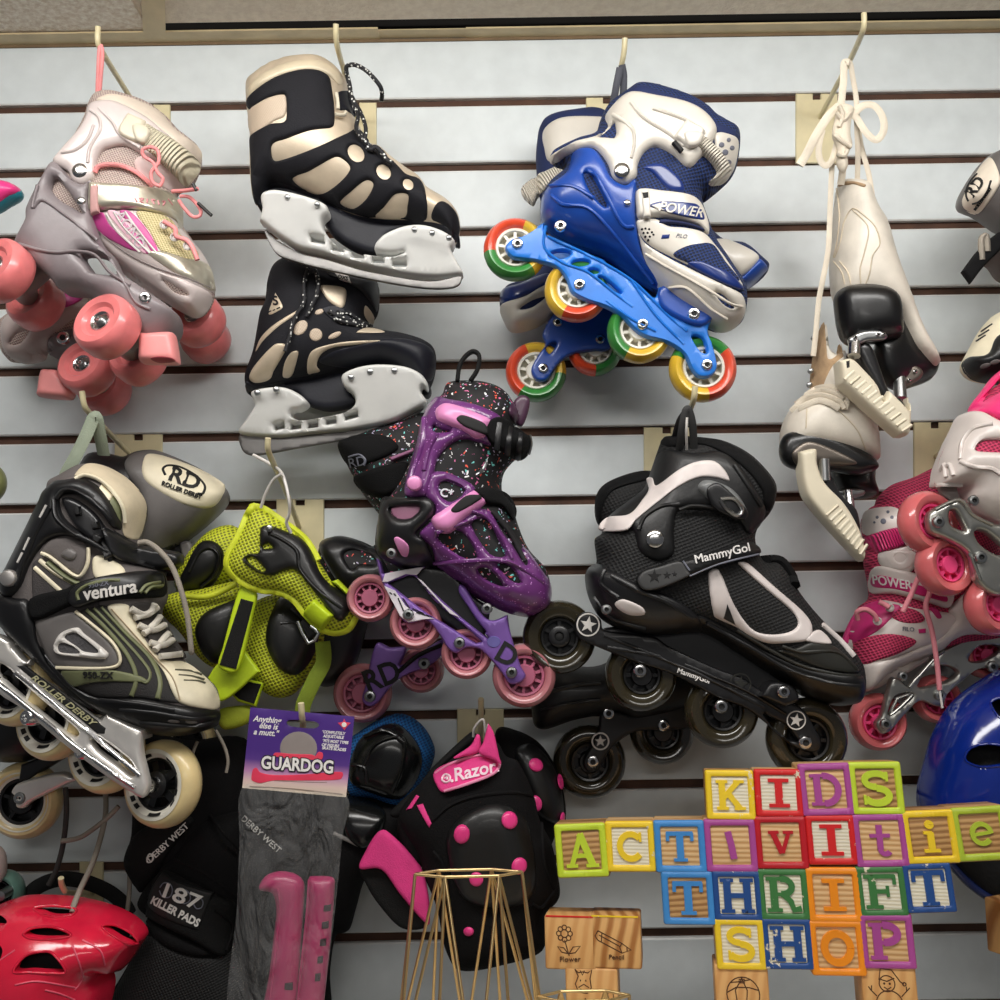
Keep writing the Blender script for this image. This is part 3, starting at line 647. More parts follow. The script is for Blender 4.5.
thing('hockey_skate','black hockey ice skate with silver patches hanging directly beneath the silver one','ice skate',P(340,370,.065),'silver and black hockey skates')
V(220,230,.27); dq=.065
b=pil('boot',O("178,200 200,140 245,110 320,105 420,140 500,165 575,185 588,230 588,300 560,355 600,372 680,385 760,410 795,445 800,510 785,575 760,600 700,540 600,500 480,520 380,545 250,570 130,600 100,590 96,540 125,455 150,320 170,270"),ink,dq,.043,.045)
for s,t in (("180,310 205,232! 232,282 215,300",.001),("132,450 150,400 200,350 290,295 300,300 220,355 160,410",.001),("108,545 130,500 200,425 240,422 246,440 200,520 180,555 130,565",.0025),("232,540 240,490 262,455 288,448 288,470 268,535 250,548",.0025),("325,530 325,480 345,445 400,425 480,412 590,408 596,414 500,425 420,435 375,460 358,500 370,522 345,530",.0025),("375,205 460,215 466,260 450,290 410,270 385,240",.002),("505,380 540,362 585,366 610,378 560,382",.002),("540,280 570,320 560,350 535,315",.002)):
    ov('silver_patch',O(s),champ,b,t,.003)
for s,r1,r2,a in (("298,362",22,32,40),("355,388",24,24,0),("425,390",26,10,-25),("368,303",18,10,-20)): ov('silver_patch',ell(s,r1,r2,a),foil,b,.001,.002)
text('S',"204,262",48,-8,ink,lift(b,.0012),bold=.02,t=.0008); tubes_on('tiny_print',['178,304 190,299','196,298 204,294','210,292 222,286'],b,.0006,ink,lift=.0014)
ov('toe_bumper',O("370,490 420,450 520,425 640,400 740,415 790,450 796,520 770,560 700,520 600,492 480,510"),navy,b,.002,.006)
ov('outsole',O("98,560 140,580 250,556 400,535 480,512 600,488 700,520 775,570 765,612 700,580 600,540 500,540 470,560 480,600 500,640 400,660 320,640 280,600 180,590 120,612 98,598"),navy,b,.003,.006,back=.02)
cs=ov('collar_strap',O("400,140 500,175 575,190 590,240 580,300 560,270 520,225 450,185 405,170"),M('black strap',(30,30,34),.5),b,.004,.005)
ov('label_patch',O("425,158! 475,168! 486,196! 440,180!"),white,lift(b,.004),.001,.001,cs); text('OXS',"455,176",20,14,ink,lift(b,.005),cs,bold=.02)
for s in ("330,130 312,200 310,270 280,320 262,380 242,450","355,150 365,210 350,260 320,320"): tube(('lace'),s,[.105,.112,.112,.111],.0022,sp)
tubes_on('lace_crossing',["400,300 450,325 520,345 560,355","420,330 470,305 520,340","440,300 430,330 480,345 540,355"],b,.0022,sp,lift=.002)
ov('lace_opening',O("380,288 440,280 500,320 560,350 530,362 450,350 400,320"),navy,b,.001,.002)
sheet('blade_holder',O("115,605 150,588 230,582 290,605 325,640 300,665 270,670 265,690 300,705 400,690 470,672 500,645 495,610 460,580 452,540 500,512 580,498 680,505 740,530 768,565 768,590 750,580 745,600 765,640 720,670 640,710 560,730 470,745 350,755 220,770 75,755 100,700 130,650"),holder,flat(dq+.014,(0,.35),PN(poly('500,820' if dq>.1 else '450,680'),dq+.014)[0]),.007,.004,('off',.014),holes=[O("200,722! 238,712! 240,735! 205,742!",3),O("262,716! 300,712! 300,735! 262,740!",3),O("325,712! 364,706! 364,730! 325,735!",3),O("390,700! 430,694! 432,716! 392,722!",3),O("460,684! 508,672! 512,692! 464,706!",3)])
sheet('blade',O("78,755 220,768 400,750 560,728 660,700 765,632 755,660 680,715 580,750 440,780 300,805 150,832 105,832 80,810"),edge,dq+.006,.0004,.0006,('off',.004))
for s in ("138,602","208,590","485,545","556,524","646,520"): bolt('holder_rivet',s,dq+.034,12,steel,hexa=False)
# ================================================================ blue and white inline skates
blue=M('royal blue plastic',(24,70,158),.33,0,.3,var=.04); sky=M('bright blue frame',(34,120,214),.38,0,.2,var=.03); navym=MESHFAB('navy air mesh',(28,52,106),(12,20,44),.0032); navyp=M('navy shiny',(22,46,112),.28,0,.3); ivory=M('ivory plastic',(214,208,197),.33,0,.25,var=.02); navyc=M('navy cloth',(24,38,82),.8)
rd=M('red urethane',(222,76,44),.3,0,.35,var=.06,sss=.1); gn=M('green urethane',(54,134,58),.3,0,.35,var=.06,sss=.1); yl=M('yellow urethane',(222,182,56),.3,0,.35,var=.06,sss=.1); hubw=M('white hub',(226,222,208),.4)
def tricolour(T,start):
    me=T.data; me.materials.clear()
    for m in (rd,gn,yl): me.materials.append(m)
    c=sum((v.co for v in me.vertices),Vector())/len(me.vertices); ix=[]
    for p in me.polygons:
        d=p.center-c; a=math.degrees(math.atan2(-d.x,d.z)); ix.append(int(((a-start)%360)//120))
    me.polygons.foreach_set('material_index',ix)
V(470,40,.31); dq=.15
thing('inline_skate','blue and white inline skate with tricolour wheels, in front of its mate','inline skate',P(640,220,.15),'blue inline skates')
b=pil('boot',O("420,260 440,220 500,175 540,152 600,160 700,192 760,225 800,262 862,300 866,380 840,450 770,512 745,520 770,600 790,650 840,725 886,800 888,880 860,925 800,938 720,900 640,850 560,780 440,695 310,650 236,590 228,520 250,470 310,415 270,395 260,372 340,330 400,310"),navym,dq,.044,.04)
ov('collar_lining',O("505,180 520,158 560,146 620,168 740,205 795,262 862,298 850,340 800,300 740,240 640,200 560,176"),navyc,b,.002,.006)
tp=ov('tongue_patch',O("790,305 815,298 862,318 864,370 845,430 815,440 790,400 790,340"),ivory,b,.003,.004)
for s,r in (("812,338",9),("835,322",7),("824,362",10),("846,348",8),("835,395",9),("815,390",6)): ov('printed_dot',ell(s,r,n=12),M('grey print',(110,112,124),.5),lift(b,.0032),.0008,.0008,tp,)
ov('ankle_panel',O("560,410 620,400 680,450 690,485 640,480 590,430"),navyp,b,.002,.004)
sh=ov('shell',O("336,358 395,350 430,392 455,442 500,468 536,450 534,570 556,690 600,760 612,802 555,778 430,690 310,645 238,592 230,520 258,468 312,425"),blue,b,.006,.008,back=.012,holes=[O("368,432 392,438 440,528 436,540 400,506 378,470",4)])
tubes_on('shell_rib',["262,500 300,530 380,540 460,620 540,720 590,785","380,420 410,440 470,560 500,600 530,600","260,470 330,470 400,510"],lift(b,.0062),.0018,blue,sh)
cu=ov('cuff',O("508,172 600,180 700,202 760,236 796,285 782,330 742,382 704,412 655,372 600,346 562,364 542,402 536,442 500,466 462,446 442,396 400,350 345,357 300,380 266,396 259,374 330,332 402,312 444,282 438,240"),ivory,b,.008,.008,holes=[O("414,316! 468,268! 472,300 464,320!",3)])
tubes_on('cuff_rib',["520,200 560,250 640,300 690,340","590,220 640,235 700,260 760,300","460,240 520,280 530,330 520,380"],lift(b,.0082),.0018,ivory,cu)
bk=ov('buckle',O("650,325 690,268! 752,300 745,330 705,366 668,345"),ivory,b,.014,.004); ov('lever',O("690,300 720,292 752,302 740,335 705,340"),ivory,lift(b,.014),.003,.004,bk); ov('lever_gap',O("652,330! 664,322! 690,352! 680,362!"),dark,lift(b,.0135),.0012,.0006,bk)
ov('cuff_strap',O("735,318 760,322 800,360 836,410 838,440 815,462 790,470 770,462 795,430 770,390 720,345"),RIDGE('ridged ivory strap',(230,222,206),-48,.0048),b,.011,.004)
bolt('cuff_rivet',"490,420",.203,26,chrome,hexa=False); bolt('shell_rivet',"507,526",.200,12,chrome,hexa=False)
st=ov('power_strap',O("534,492 560,482 605,487 700,500 742,528 768,592 768,628 735,602 680,584 600,572 545,578 536,540"),ivory,b,.008,.004)
lb=ov('strap_label',O("580,536 605,522 640,520 700,524 738,534 756,578 700,570 640,556"),navyp,lift(b,.008),.001,.001,st)
ov('label_chevron',O("585,534! 612,526! 634,536! 612,540! 634,550! 606,546!",2),ivory,lift(b,.009),.0006,.0005,lb)
text('POWER',"680,547",44,9,ivory,lift(b,.0091),lb,shear=.25,bold=.012,sx=.95,t=.001)
ov('strap_buckle',O("552,488! 578,484! 584,570! 560,572!"),ivory,lift(b,.008),.002,.002,st); ov('strap_slot',O("556,492! 574,490! 576,508! 560,510!"),dark,lift(b,.010),.0006,.0005,st)
vp=ov('vamp',O("540,582 600,578 640,600 700,606 755,622 792,662 830,712 880,790 860,795 760,752 650,700 580,662 548,625"),ivory,b,.003,.004)
ov('vamp_mesh',O("656,692 690,668 740,656 785,660 825,715 870,775 800,752 740,735 700,716"),navym,lift(b,.003),.002,.003,vp); ov('toe_gloss',O("705,722 740,712 790,730 840,752 884,800 860,800 780,765"),navyp,lift(b,.004),.0015,.003,vp)
ov('vamp_opening',O("612,590 660,590 720,600 760,615 740,600 690,586 620,578"),M('navy lining',(30,40,80),.8),lift(b,.003),.0012,.002,vp)
ov('printed_mark',O("620,628! 645,626! 642,640! 616,642!"),navyp,lift(b,.003),.0008,.0005,vp); text('FILO',"682,632",18,6,M('grey print',(110,112,124),.5),lift(b,.0031),vp,shear=.3,t=.0006)
for i,s in enumerate("555,610 566,608 578,610 560,622 573,622 587,620 566,634 580,634 592,628 575,645".split()): ov('perforation',ell(s,4,n=8),dark,lift(b,.003),.0006,.0005,vp)
so=ov('toe_sole',O("540,600 562,652 640,702 740,752 840,800 880,826 888,880 855,928 800,940 735,902 640,835 585,770 558,690"),ivory,b,.007,.012,holes=[O("790,815 820,825 852,862 840,866 812,848")])
tubes_on('sole_line',["565,690 650,740 760,800 840,850 880,860","640,800 700,800 780,870 830,900"],lift(b,.0072),.0013,M('sole groove tint',(206,198,184),.4),so)
V(470,170,.31)
def iframe(name,s,mat,d,holes,t=.0035,half=.012,parent='cur',far=True,r=.002):
    o=sheet(name,O(s),mat,d+half,t,r,('off',.0035),parent,holes=holes)
    if far: sheet('far_rail',O(s),mat,d-half,.0015,.001,('off',.0035),o)
    return o
fr=iframe('frame',"115,240 135,220 180,205 238,165! 250,210 300,240 430,285 450,310 500,340 570,390 598,408 614,368! 650,398 720,440 782,482! 770,520 785,560 800,630 780,662 742,666 716,640 690,590 640,556 570,536 530,510 490,470 440,440 380,420 330,392 310,345 280,312 230,295 180,286 140,280 118,260",sky,dq,[ell("290,270",36,12,-6),ell("357,298",29,9,-4),ell("400,324",17,7,5),O("415,342 440,350 490,395 445,375"),O("718,535 750,542 766,585 745,582")],t=.005)
tubes_on('frame_rib',["245,180 240,250 300,300 380,330 470,400 525,440","250,215 340,255 430,300 520,355 580,410 640,470 700,520","520,355 600,470 690,560","440,420 520,480 600,520"],flat(dq+.0168),.0016,sky,fr)
for i,(s,r,a0) in enumerate((("146,258",106,-25),("343,390",106,150),("545,522",106,270),("750,642",111,185))):
    T=wheel(s,dq,r,rd,hubw,spokes=9,rot=i*.5,core=.34); tricolour(T,a0)
for s in ("153,238","353,369","557,498","764,629"): bolt('axle_bolt',s,dq+.017,19,chrome,dark=dark)
for s in ("292,180","722,464"): bolt('boot_bolt',s,dq+.036,20,chrome,dark=dark); 
sheet('sole_mount',O("610,385 640,370 700,415 770,455 782,480 740,500 680,480 620,440"),blue,dq+.018,.004,.004,('off',.03))
tube('hanging_strap',"484,-330 470,-260 462,-200 490,-210 496,-300 490,-340",[.165,.16,.15,.15,.16,.165],.0035,M('dark grey strap',(70,72,80),.7,bump=(700,.4)),flat_=.4,yflat=True)
dq=.055; V(470,40,.31)
thing('inline_skate','blue and white inline skate facing the other way behind its mate, cuff and toe showing','inline skate',P(570,250,.055),'blue inline skates')
b=pil('boot',O("216,330 238,262 330,234 440,240 560,380 800,640 880,660 932,700 962,742 900,802 700,900 500,900 300,870 250,905 140,942 98,868 112,800 220,745 262,560 228,520 214,420"),navyc,dq,.036,.035)
ov('cuff',O("238,290 300,250 440,250 470,270 400,330 262,392 240,350"),ivory,b,.006,.008); ov('cuff_strap',O("168,474 295,402 312,430 225,498 202,532"),RIDGE('ridged ivory strap upper',(230,222,206),25,.0044),b,.007,.004)
ov('toe_sole',O("100,855 180,825 260,785 310,850 270,890 205,930 140,942 112,912"),ivory,b,.006,.01,holes=[O("160,868 200,840 245,828 200,862")]); ov('toe_gloss',O("104,805 160,785 250,752 262,786 180,822 104,850"),navyp,b,.003,.004)
ov('heel',O("780,655 830,645 932,700 880,762 850,740"),ivory,b,.006,.006); ov('heel_shell',O("932,706! 960,742! 900,800 860,770 880,762"),blue,b,.007,.005)
V(470,170,.31)
fr=iframe('frame',"236,520 243,560 222,592 198,640 212,674 248,676 288,622 330,592 400,580 450,575 480,520 470,440 300,440",blue,dq,[O("246,572 268,555 280,560 258,590")],t=.004)
for s,r,a0 in (("213,652",100,20),("402,580",88,60)):
    T=wheel(s,dq,r,rd,hubw,spokes=9,core=.34); tricolour(T,a0)
for s in ("236,640","283,492","420,546"): bolt('axle_bolt',s,dq+.016,17,chrome,dark=dark)
# ================================================================ white figure skates
leath=M('aged white leather',(218,210,196),.45,0,.1,bump=(260,.12),var=.05); leath2=M('worn suede lining',(168,140,108),.9,bump=(500,.4),var=.15); soleb=M('black lacquered sole',(15,15,16),.35,0,.2); guard=M('ivory blade guard',(222,212,188),.4,0,.1,var=.03); lacew=M('cream flat lace',(224,213,194),.8,bump=(900,.5)); thr=M('pale stitch',(206,192,168),.7)
guardr=RIDGE('ivory blade guard ridges',(234,222,190),-40,.0035,.4,1)
V(760,200,.24); dq=.12
thing('figure_skate','tall white figure skate seen from its black heel, ivory guard on the blade','ice skate',P(870,300,.12),'white figure skates')
b=pil('boot',O("326,-64 345,-74 440,-62 456,-30 478,40 520,110 560,250 612,392 662,532 722,642 736,690 700,700 600,640 560,560 520,500 420,470 340,440 308,390 298,290 302,180 312,60"),leath,dq,.042,.034)
ov('boot_opening',O("326,-64 345,-76 390,-78 440,-64 432,-54 390,-66 345,-62"),leath2,b,.002,.002)
tubes_on('stitching',["305,255 340,300 352,350","330,255 365,300 378,350","385,40 450,110 440,200 418,280 420,350","440,350 458,300 470,230 500,180 480,110 430,60 385,35 350,90 335,170 310,240","318,-50 330,60 322,160 305,240"],b,.0006,thr,lift=.0004)
for s in ("470,20","492,45","520,110","535,180"): bolt('lace_hook',s,.135,12,steel,hexa=False)
hl=pil('heel',O("312,398 350,365 450,356 532,375 578,430 588,560 545,590 480,600 400,612 350,592 326,545 312,460"),soleb,dq+.025,.028,.02,Tb=.02)
sl=pil('sole',O("575,440 600,520 660,592 732,650 738,700 710,748 640,778 570,792 520,760 490,690 480,600 520,560"),soleb,dq+.005,.02,.02,tilt=(-.5,0))
hp=sheet('heel_plate',O("372,578 420,546 500,540 535,562 520,580 450,585 400,605"),steel,dq+.048,.003,.003,('off',.004))
for s in ("395,574","490,562","515,560"): bolt('plate_screw',s,dq+.051,9,chrome,dark=dark)
tp=sheet('toe_plate',O("535,712 600,690 660,690 685,720 660,752 600,778 560,760"),M('worn steel',(120,112,104),.4,.9),dq+.022,.003,.004,('off',.004))
for s in ("590,705","645,715","620,750"): bolt('plate_screw',s,dq+.025,9,chrome,dark=dark)
tube3('stanchion',[P(*px("395,585")[0][:2],dq+.045),P(*px("392,650")[0][:2],dq+.05)],.006,chrome,n=1,sides=12)
tube3('stanchion',[P(*px("580,740")[0][:2],dq+.022),P(*px("585,830")[0][:2],dq+.03)],.006,steel,n=1,sides=12)
sheet('blade',O("410,606 448,588 482,622 545,790 600,830 610,880 530,830 505,815 430,680"),M('black blade arm',(28,28,30),.3,0,.3),dq+.040,.006,.006,('off',.008))
g=sheet('blade_guard',[O("335,664! 388,654 440,700 498,768 520,832! 545,786! 600,840 626,870! 634,812! 640,870 632,968 590,976! 450,852 346,756!")],guard,dq+.047,.010,.004,('off',.012))
for i in range(11):
    t=i/10; x=352+t*240; y=748+t*218-8*math.sin(t*3); tubes_on('guard_rib',[f"{x},{y} {x+40},{y-34+t*6}"],flat(dq+.0562),.0018,guard,g)
ov('guard_slot',O("358,672! 374,668! 374,698! 360,702!"),dark,flat(dq+.0566),.0006,.0005,g)
# laces
V(760,0,.24); ld=.15
def fl(s,d=ld,w=.0027,n=6): return tube('lace',s,d,w,lacew,flat_=.3,yflat=True,n=n)
fl("470,830 452,720 420,600 405,480 400,400 386,320 376,262 360,262",[.145,.15,.165]); fl("336,770 345,690 335,560 338,440 348,340 352,262 372,258",[.14,.16,.165],.0036)
fl("405,760 408,640 402,500",[.14,.15,.16]); fl("385,480 430,440 478,442 512,490 515,545 485,582 445,555 405,495 388,480",.163,.0036); fl("330,440 280,490 230,570 195,640 165,688",.162,.0042); fl("260,540 246,600 248,660 272,690 300,668 320,600",.16,.0032)
pil('lace_knot',O("330,440 360,435 392,455 380,500 376,560 384,610 362,640 366,690 345,720 318,680 320,620 300,560 310,500"),lacew,.163,.008,.01)
tubes_on('knot_fold',["320,470 350,500 375,470","310,560 345,590 380,610","330,440 345,480 330,530","322,640 350,650 366,625"],flat(.1705),.0022,lacew)
V(760,200,.24); dq=.11
thing('figure_skate','white figure skate hanging low with its laced toe and ivory blade guard facing out','ice skate',P(840,430,.11),'white figure skates')
sf=pil('boot',O("88,985 95,940 120,880 190,805 215,790 228,640 262,512 275,600 285,640 325,642 340,600 350,680 372,800 440,870 478,950 490,1060 480,1090 380,1090 200,1060 100,1040"),leath,dq,.04,.03)
ov('shaft_lining',O("225,640 264,510 276,600 284,660 318,648 332,600 346,660 300,700 262,778 214,792"),leath2,sf,.002,.004); ov('tongue',O("262,778 300,690 348,655 362,720 370,800 320,785"),leath,sf,.004,.008)
for s in ("130,880 190,830 260,815 330,840 350,870","150,850 230,800 300,800 345,830","190,815 240,785 300,780 350,800 365,830","160,870 240,835 300,850 330,870","350,790 362,830 350,870"): tubes_on('lace',[s],sf,.0034,lacew,lift=.003,flat_=.5)
tubes_on('stitching',["195,870 192,950","300,850 400,950 440,1040"],sf,.0006,thr,lift=.0004)
for s in ("207,770","212,712","225,575"): bolt('lace_hook',s,.118,12,steel,hexa=False)
fl("300,-150 296,-60 292,40 285,200 262,330 245,420 232,560 222,650",[.155,.15,.14,.13,.125])
V(530,380,.34)
so=pil('sole',O("733,212 745,165 790,148 840,146 900,164 975,205 1015,235 1020,262 960,280 880,268 800,268 750,250"),soleb,dq+.018,.014,.012)
ov('toe_plate',O("770,218 810,182 860,190 950,232 960,248 880,254 800,262"),M('worn steel',(120,112,104),.4,.9),so,.002,.004)
V(820,380,.18)
pil('heel',O("55,490 120,470 285,455 300,560 318,620 300,650 180,660 100,640"),soleb,.08,.025,.02); sheet('heel_plate',O("90,620 160,600 250,610 245,640 160,650"),steel,.11,.003,.003,('off',.01))
tube3('stanchion',[P(*px("155,620")[0][:2],.113),P(*px("165,720")[0][:2],.12)],.005,chrome,n=1,sides=12); tube3('stanchion',[P(*px("20,440")[0][:2],.14),P(*px("25,560")[0][:2],.14)],.006,steel,n=1,sides=12)
sheet('blade',O("0,470 40,480 130,640 210,720 232,850 200,870 120,760 20,620"),M('black blade arm',(28,28,30),.3,0,.3),.128,.004,.004,('off',.006))
V(530,380,.34)
g=sheet('blade_guard',O("795,208! 845,200 850,245 872,300 930,362 975,440 992,505 988,532! 965,512 900,442 825,352 806,300"),guard,.145,.008,.004,('off',.014))
for i in range(9):
    t=i/8; x=872+t*100; y=398+t*115; tubes_on('guard_rib',[f"{x},{y} {x+34-t*14},{y-30}"],flat(.1525),.0016,guard,g)
# ================================================================ grey and black recreational inline skates
gry=M('graphite plastic',(104,100,98),.45,0,.1,bump=(400,.05)); shellb=M('satin black plastic',(19,19,21),.4,0,.12,bump=(400,.05)); creamu=M('cream urethane',(226,204,150),.32,0,.3,var=.05,sss=.15); hubb=M('black hub',(15,15,16),.35,0,.15); creamv=M('cream vinyl',(230,220,192),.5,bump=(300,.1)); olive=M('olive trim',(112,116,82),.5); ringw=M('printed white ring',(226,222,208),.45); aluf=M('polished aluminium',(232,228,222),.3,.55,var=.03); lacegrey=M('grey cord',(150,142,130),.8,bump=(900,.5)); greyfab=M('grey fabric',(98,92,90),.85,bump=(700,.3)); suede=M('cream suede',(206,192,164),.85,bump=(500,.3))
V(0,400,.25); dq=.155
thing('inline_skate','grey, cream and black inline skate with cream wheels and a bright metal frame, in front','inline skate',P(90,600,.155),'grey and black inline skates')
b=pil('boot',O("210,328 258,298 340,256 420,262 500,308 560,372 582,440 560,560 580,640 650,690 662,790 640,860 700,980 740,1050 820,1110 866,1170 872,1290 850,1312 740,1342 640,1340 560,1320 440,1270 300,1190 180,1080 60,960 0,860 0,770 70,650 140,510 195,392"),greyfab,dq,.045,.04)
ov('collar',O("298,302 345,255 420,264 500,308 560,372 582,440 552,550 500,545 490,500 500,440 470,380 400,320 340,300"),suede,b,.004,.01); tubes_on('collar_piping',["300,315 340,300 400,320 455,370 492,430 500,490"],b,.002,creamv,lift=.004)
ov('collar_patch',O("385,370! 408,335! 455,382! 430,420!"),creamv,b,.0015,.002); ov('collar_patch',O("430,420! 455,382! 490,430! 486,490!"),olive,b,.0015,.002)
cu=ov('cuff',O("212,328 260,318 330,312 400,350 455,425 488,500 480,520 440,508 520,560 600,600 700,620 720,650 700,680 600,670 500,650 420,600 330,560 260,545 200,560 158,600 120,660 85,745 40,790 8,775 -2,720 30,655 100,515 165,385"),shellb,b,.008,.008,holes=[O("240,395 270,375 330,385 400,440 440,500 470,560 420,585 350,545 260,470")])
tubes_on('cuff_rib',["215,400 225,470 290,530 360,565 430,610","225,395 255,362 310,365 390,420 440,480","200,430 150,520 90,650 60,740"],lift(b,.008),.0025,shellb,cu)
bm=ov('buckle',O("250,400 300,395 380,450 450,540 520,570 500,600 440,650 420,600 380,570 300,500"),M('black buckle',(26,26,28),.3,0,.2),b,.005,.004)
for s in ("300,430! 325,425! 330,460! 305,465!","370,490! 395,485! 405,515! 375,520!","380,530! 420,550! 400,575! 375,560!","410,560! 450,590! 480,580! 460,620! 420,640!","440,540! 480,560! 470,590! 430,570!"): ov('buckle_tooth',O(s),black,lift(b,.005),.005,.001,bm)
ov('buckle_lever',O("420,510 520,565 610,590 720,612 725,660 640,680 560,660 480,640 440,600"),shellb,b,.013,.005)
for s in ("150,520 165,490","160,470 185,420","95,600 118,550","70,650 90,610"): tubes_on('printed_line',[s],lift(b,.0086),.0012,white,cu)
bolt('cuff_rivet',"35,712",.208,34,M('silver rivet',(190,186,182),.4,.8),hexa=False,h=.004)
ov('tongue_side',O("370,640 400,620 470,650 500,690 440,720 380,710"),creamv,b,.002,.004)
ap=ov('ankle_pad',O("162,612 200,562 262,550 350,575 354,640 322,702 290,695 230,650 190,622"),greyfab,b,.004,.008); tubes_on('pad_piping',["165,612 195,625 235,655 290,698 322,703 350,655 354,590"],b,.0018,creamv,ap,lift=.004); ov('pad_logo',O("245,620 262,598 285,594 308,612 300,636 275,640"),gry,lift(b,.004),.003,.004,ap)
ov('side_panel',O("130,660 160,640 260,700 380,760 400,900 340,870 300,850 140,890 130,780"),M('dark grey mesh',(62,58,58),.8,bump=(900,.5)),b,.0015,.002)
tubes_on('side_piping',["140,670 190,715 245,765","160,640 220,690 300,735"],b,.0022,creamv,lift=.001); tubes_on('side_piping',["190,650 250,700 320,740"],b,.003,olive,lift=.001)
qp=ov('quarter_panel',O("142,886 200,868 302,845 335,872 440,960 478,1020 470,1062 400,1074 225,1070 190,1030 160,960"),gry,b,.003,.004); tubes_on('panel_piping',["302,845 340,875 440,960 478,1020 470,1062 400,1074 225,1070"],b,.0016,creamv,qp,lift=.003)
vt=ov('side_vent',O("214,990 232,945 265,920 312,910 335,932 432,1010 420,1036 330,1030 235,1018"),white,lift(b,.003),.005,.005,holes=[O("235,985 252,972 300,990 318,1012 245,1008"),O("262,950 290,932 318,940 395,1005 340,1005 310,985")]); ov('vent_grid',O("228,990 250,940 312,920 420,1012 400,1028 240,1014"),M('dark vent grid',(72,70,72),.7,bump=(500,.8)),lift(b,.003),.001,.001,vt)
vp=ov('vamp',O("320,846 430,824 480,900 560,980 650,1080 690,1170 720,1210 640,1205 560,1192 400,1190 300,1140 225,1072 400,1074 474,1062 480,1020 440,960"),M('black mesh vamp',(40,38,38),.8,bump=(900,.5)),b,.002,.003)
for s,w in (("345,838 430,920 510,1020 545,1110 525,1185",(14,20)),("375,832 460,920 560,1030 600,1090 585,1130 540,1108 430,1095",12),("405,828 500,930 600,1030 640,1120 630,1195",(10,22))): ov('olive_stripe',band(s,w),olive,lift(b,.002),.0014,.0012,vp)
ol=ov('number_band',O("245,1086 300,1080 420,1076 560,1104 590,1128 520,1128 440,1126 360,1132 300,1146 270,1128"),olive,lift(b,.002),.0016,.0015,vp); text('950-ZX',"390,1102",38,1,dark,lift(b,.0046),ol,bold=.015,t=.0008)
ey=ov('toe_cap',O("430,826 512,820 545,890 602,990 660,1040 740,1050 822,1112 864,1168 872,1232 800,1232 722,1212 690,1170 650,1080 562,982 482,902"),creamv,b,.004,.006)
for s in ("700,1078 760,1082 805,1098","715,1098 770,1104 815,1118","735,1120 790,1122 820,1132"): ov('toe_slot',band(s,6),M('olive grey slot',(84,82,66),.7),lift(b,.004),.0006,.0005,ey)
tubes_on('stitching',["445,835 530,930 620,1030 690,1110 720,1200"],lift(b,.0042),.0006,M('tan stitch',(170,150,120),.7),ey)
la=ov('lace_gap',O("520,822 610,815 650,880 700,960 742,1030 700,1028 650,1022 612,980 555,890"),M('dark lace gap',(54,50,48),.85),b,.0045,.003)
for s in ("525,835 580,860 630,830","540,870 600,850 620,815","555,900 610,920 660,900","575,935 620,895 640,868","600,970 650,980 690,960","620,1000 660,950 680,930","640,1025 690,1020 730,1015"): tubes_on('lace',[s],b,.0032,M('ivory lace',(206,200,188),.8,bump=(900,.4)),la,lift=.006)
vs=ov('velcro_strap',O("128,792 270,752 300,735 400,705 560,684 640,690 662,735 656,782 600,792 450,800 300,822 270,832 142,882"),blackfab,b,.008,.004)
lb=ov('strap_label',O("272,795 285,758 330,728 400,706 560,683 640,690 652,742 600,762 520,775 420,792 312,826 282,818"),shellb,lift(b,.008),.003,.004,vs)
for s in ("315,800 310,770 350,740 420,722 480,720","560,770 585,740 640,728","580,772 605,748 650,742"): tubes_on('olive_swoosh',[s],lift(b,.0108),.0016,olive,lb)
text('ventura',"438,762",74,-9,white,lift(b,.011),lb,bold=.02,t=.001,sx=.95,shear=.1); text('950-ZX',"392,738",26,-10,M('grey print',(110,112,124),.5),lift(b,.011),lb,bold=.0,t=.001,shear=.2)
hs=ov('heel_shell',O("-20,775 60,792 112,800 138,872 150,960 190,1040 240,1100 300,1160 380,1240 420,1275 300,1200 180,1085 60,965 -20,870"),shellb,b,.007,.008,back=.012); bolt('shell_screw',"82,850",.202,12,steel)
tr=ov('toe_rubber',O("160,985 230,1062 300,1140 400,1190 560,1192 690,1216 800,1236 872,1246 872,1292 850,1312 740,1342 640,1342 570,1320 440,1272 380,1240 310,1190 240,1130"),black,b,.006,.01); tubes_on('rubber_groove',["480,1240 620,1250 760,1275 860,1270","560,1290 680,1300 780,1305 850,1290","400,1200 560,1215 700,1240"],lift(b,.0062),.002,shellb,tr); ov('toe_slot',ell("695,1285",24,8,4),gry,lift(b,.006),.0015,.001,tr); ov('toe_slot',ell("765,1288",24,8,4),gry,lift(b,.006),.0015,.001,tr)
V(0,600,.25)
axl=Vector((-.38,-.92,.08)).normalized()
fd=flat(dq+.030,(.04,0),PN(poly("300,500"),dq)[0])
fr=sheet('frame',O("-20,140 10,140 60,170 135,216! 130,262! 105,268 250,368 398,476 432,448! 578,518! 572,600 592,690 600,748 575,790 532,772 420,700 250,570 100,442 -20,345"),aluf,fd,.006,.005,('off',.004),holes=[O("0,255 40,275 95,332 180,408 255,468 318,528 300,545 230,498 110,400 0,296"),O("372,560 405,556 520,640 545,690 530,700 480,660 400,600",3),O("60,180 70,180 125,225 110,240",3)])
gb=sheet('graphic_band',O("66,262! 100,262! 425,512! 420,535! 390,535!"),dark,fd_:=(lambda q: fd(q)+.0055),.0012,.0008,('off',.002),fr); text('ROLLER DERBY',"250,400",34,37.5,M('pale olive lettering',(186,182,142),.5),lambda q: fd(q)+.0066,gb,shear=.3,bold=.012,sx=1.35)
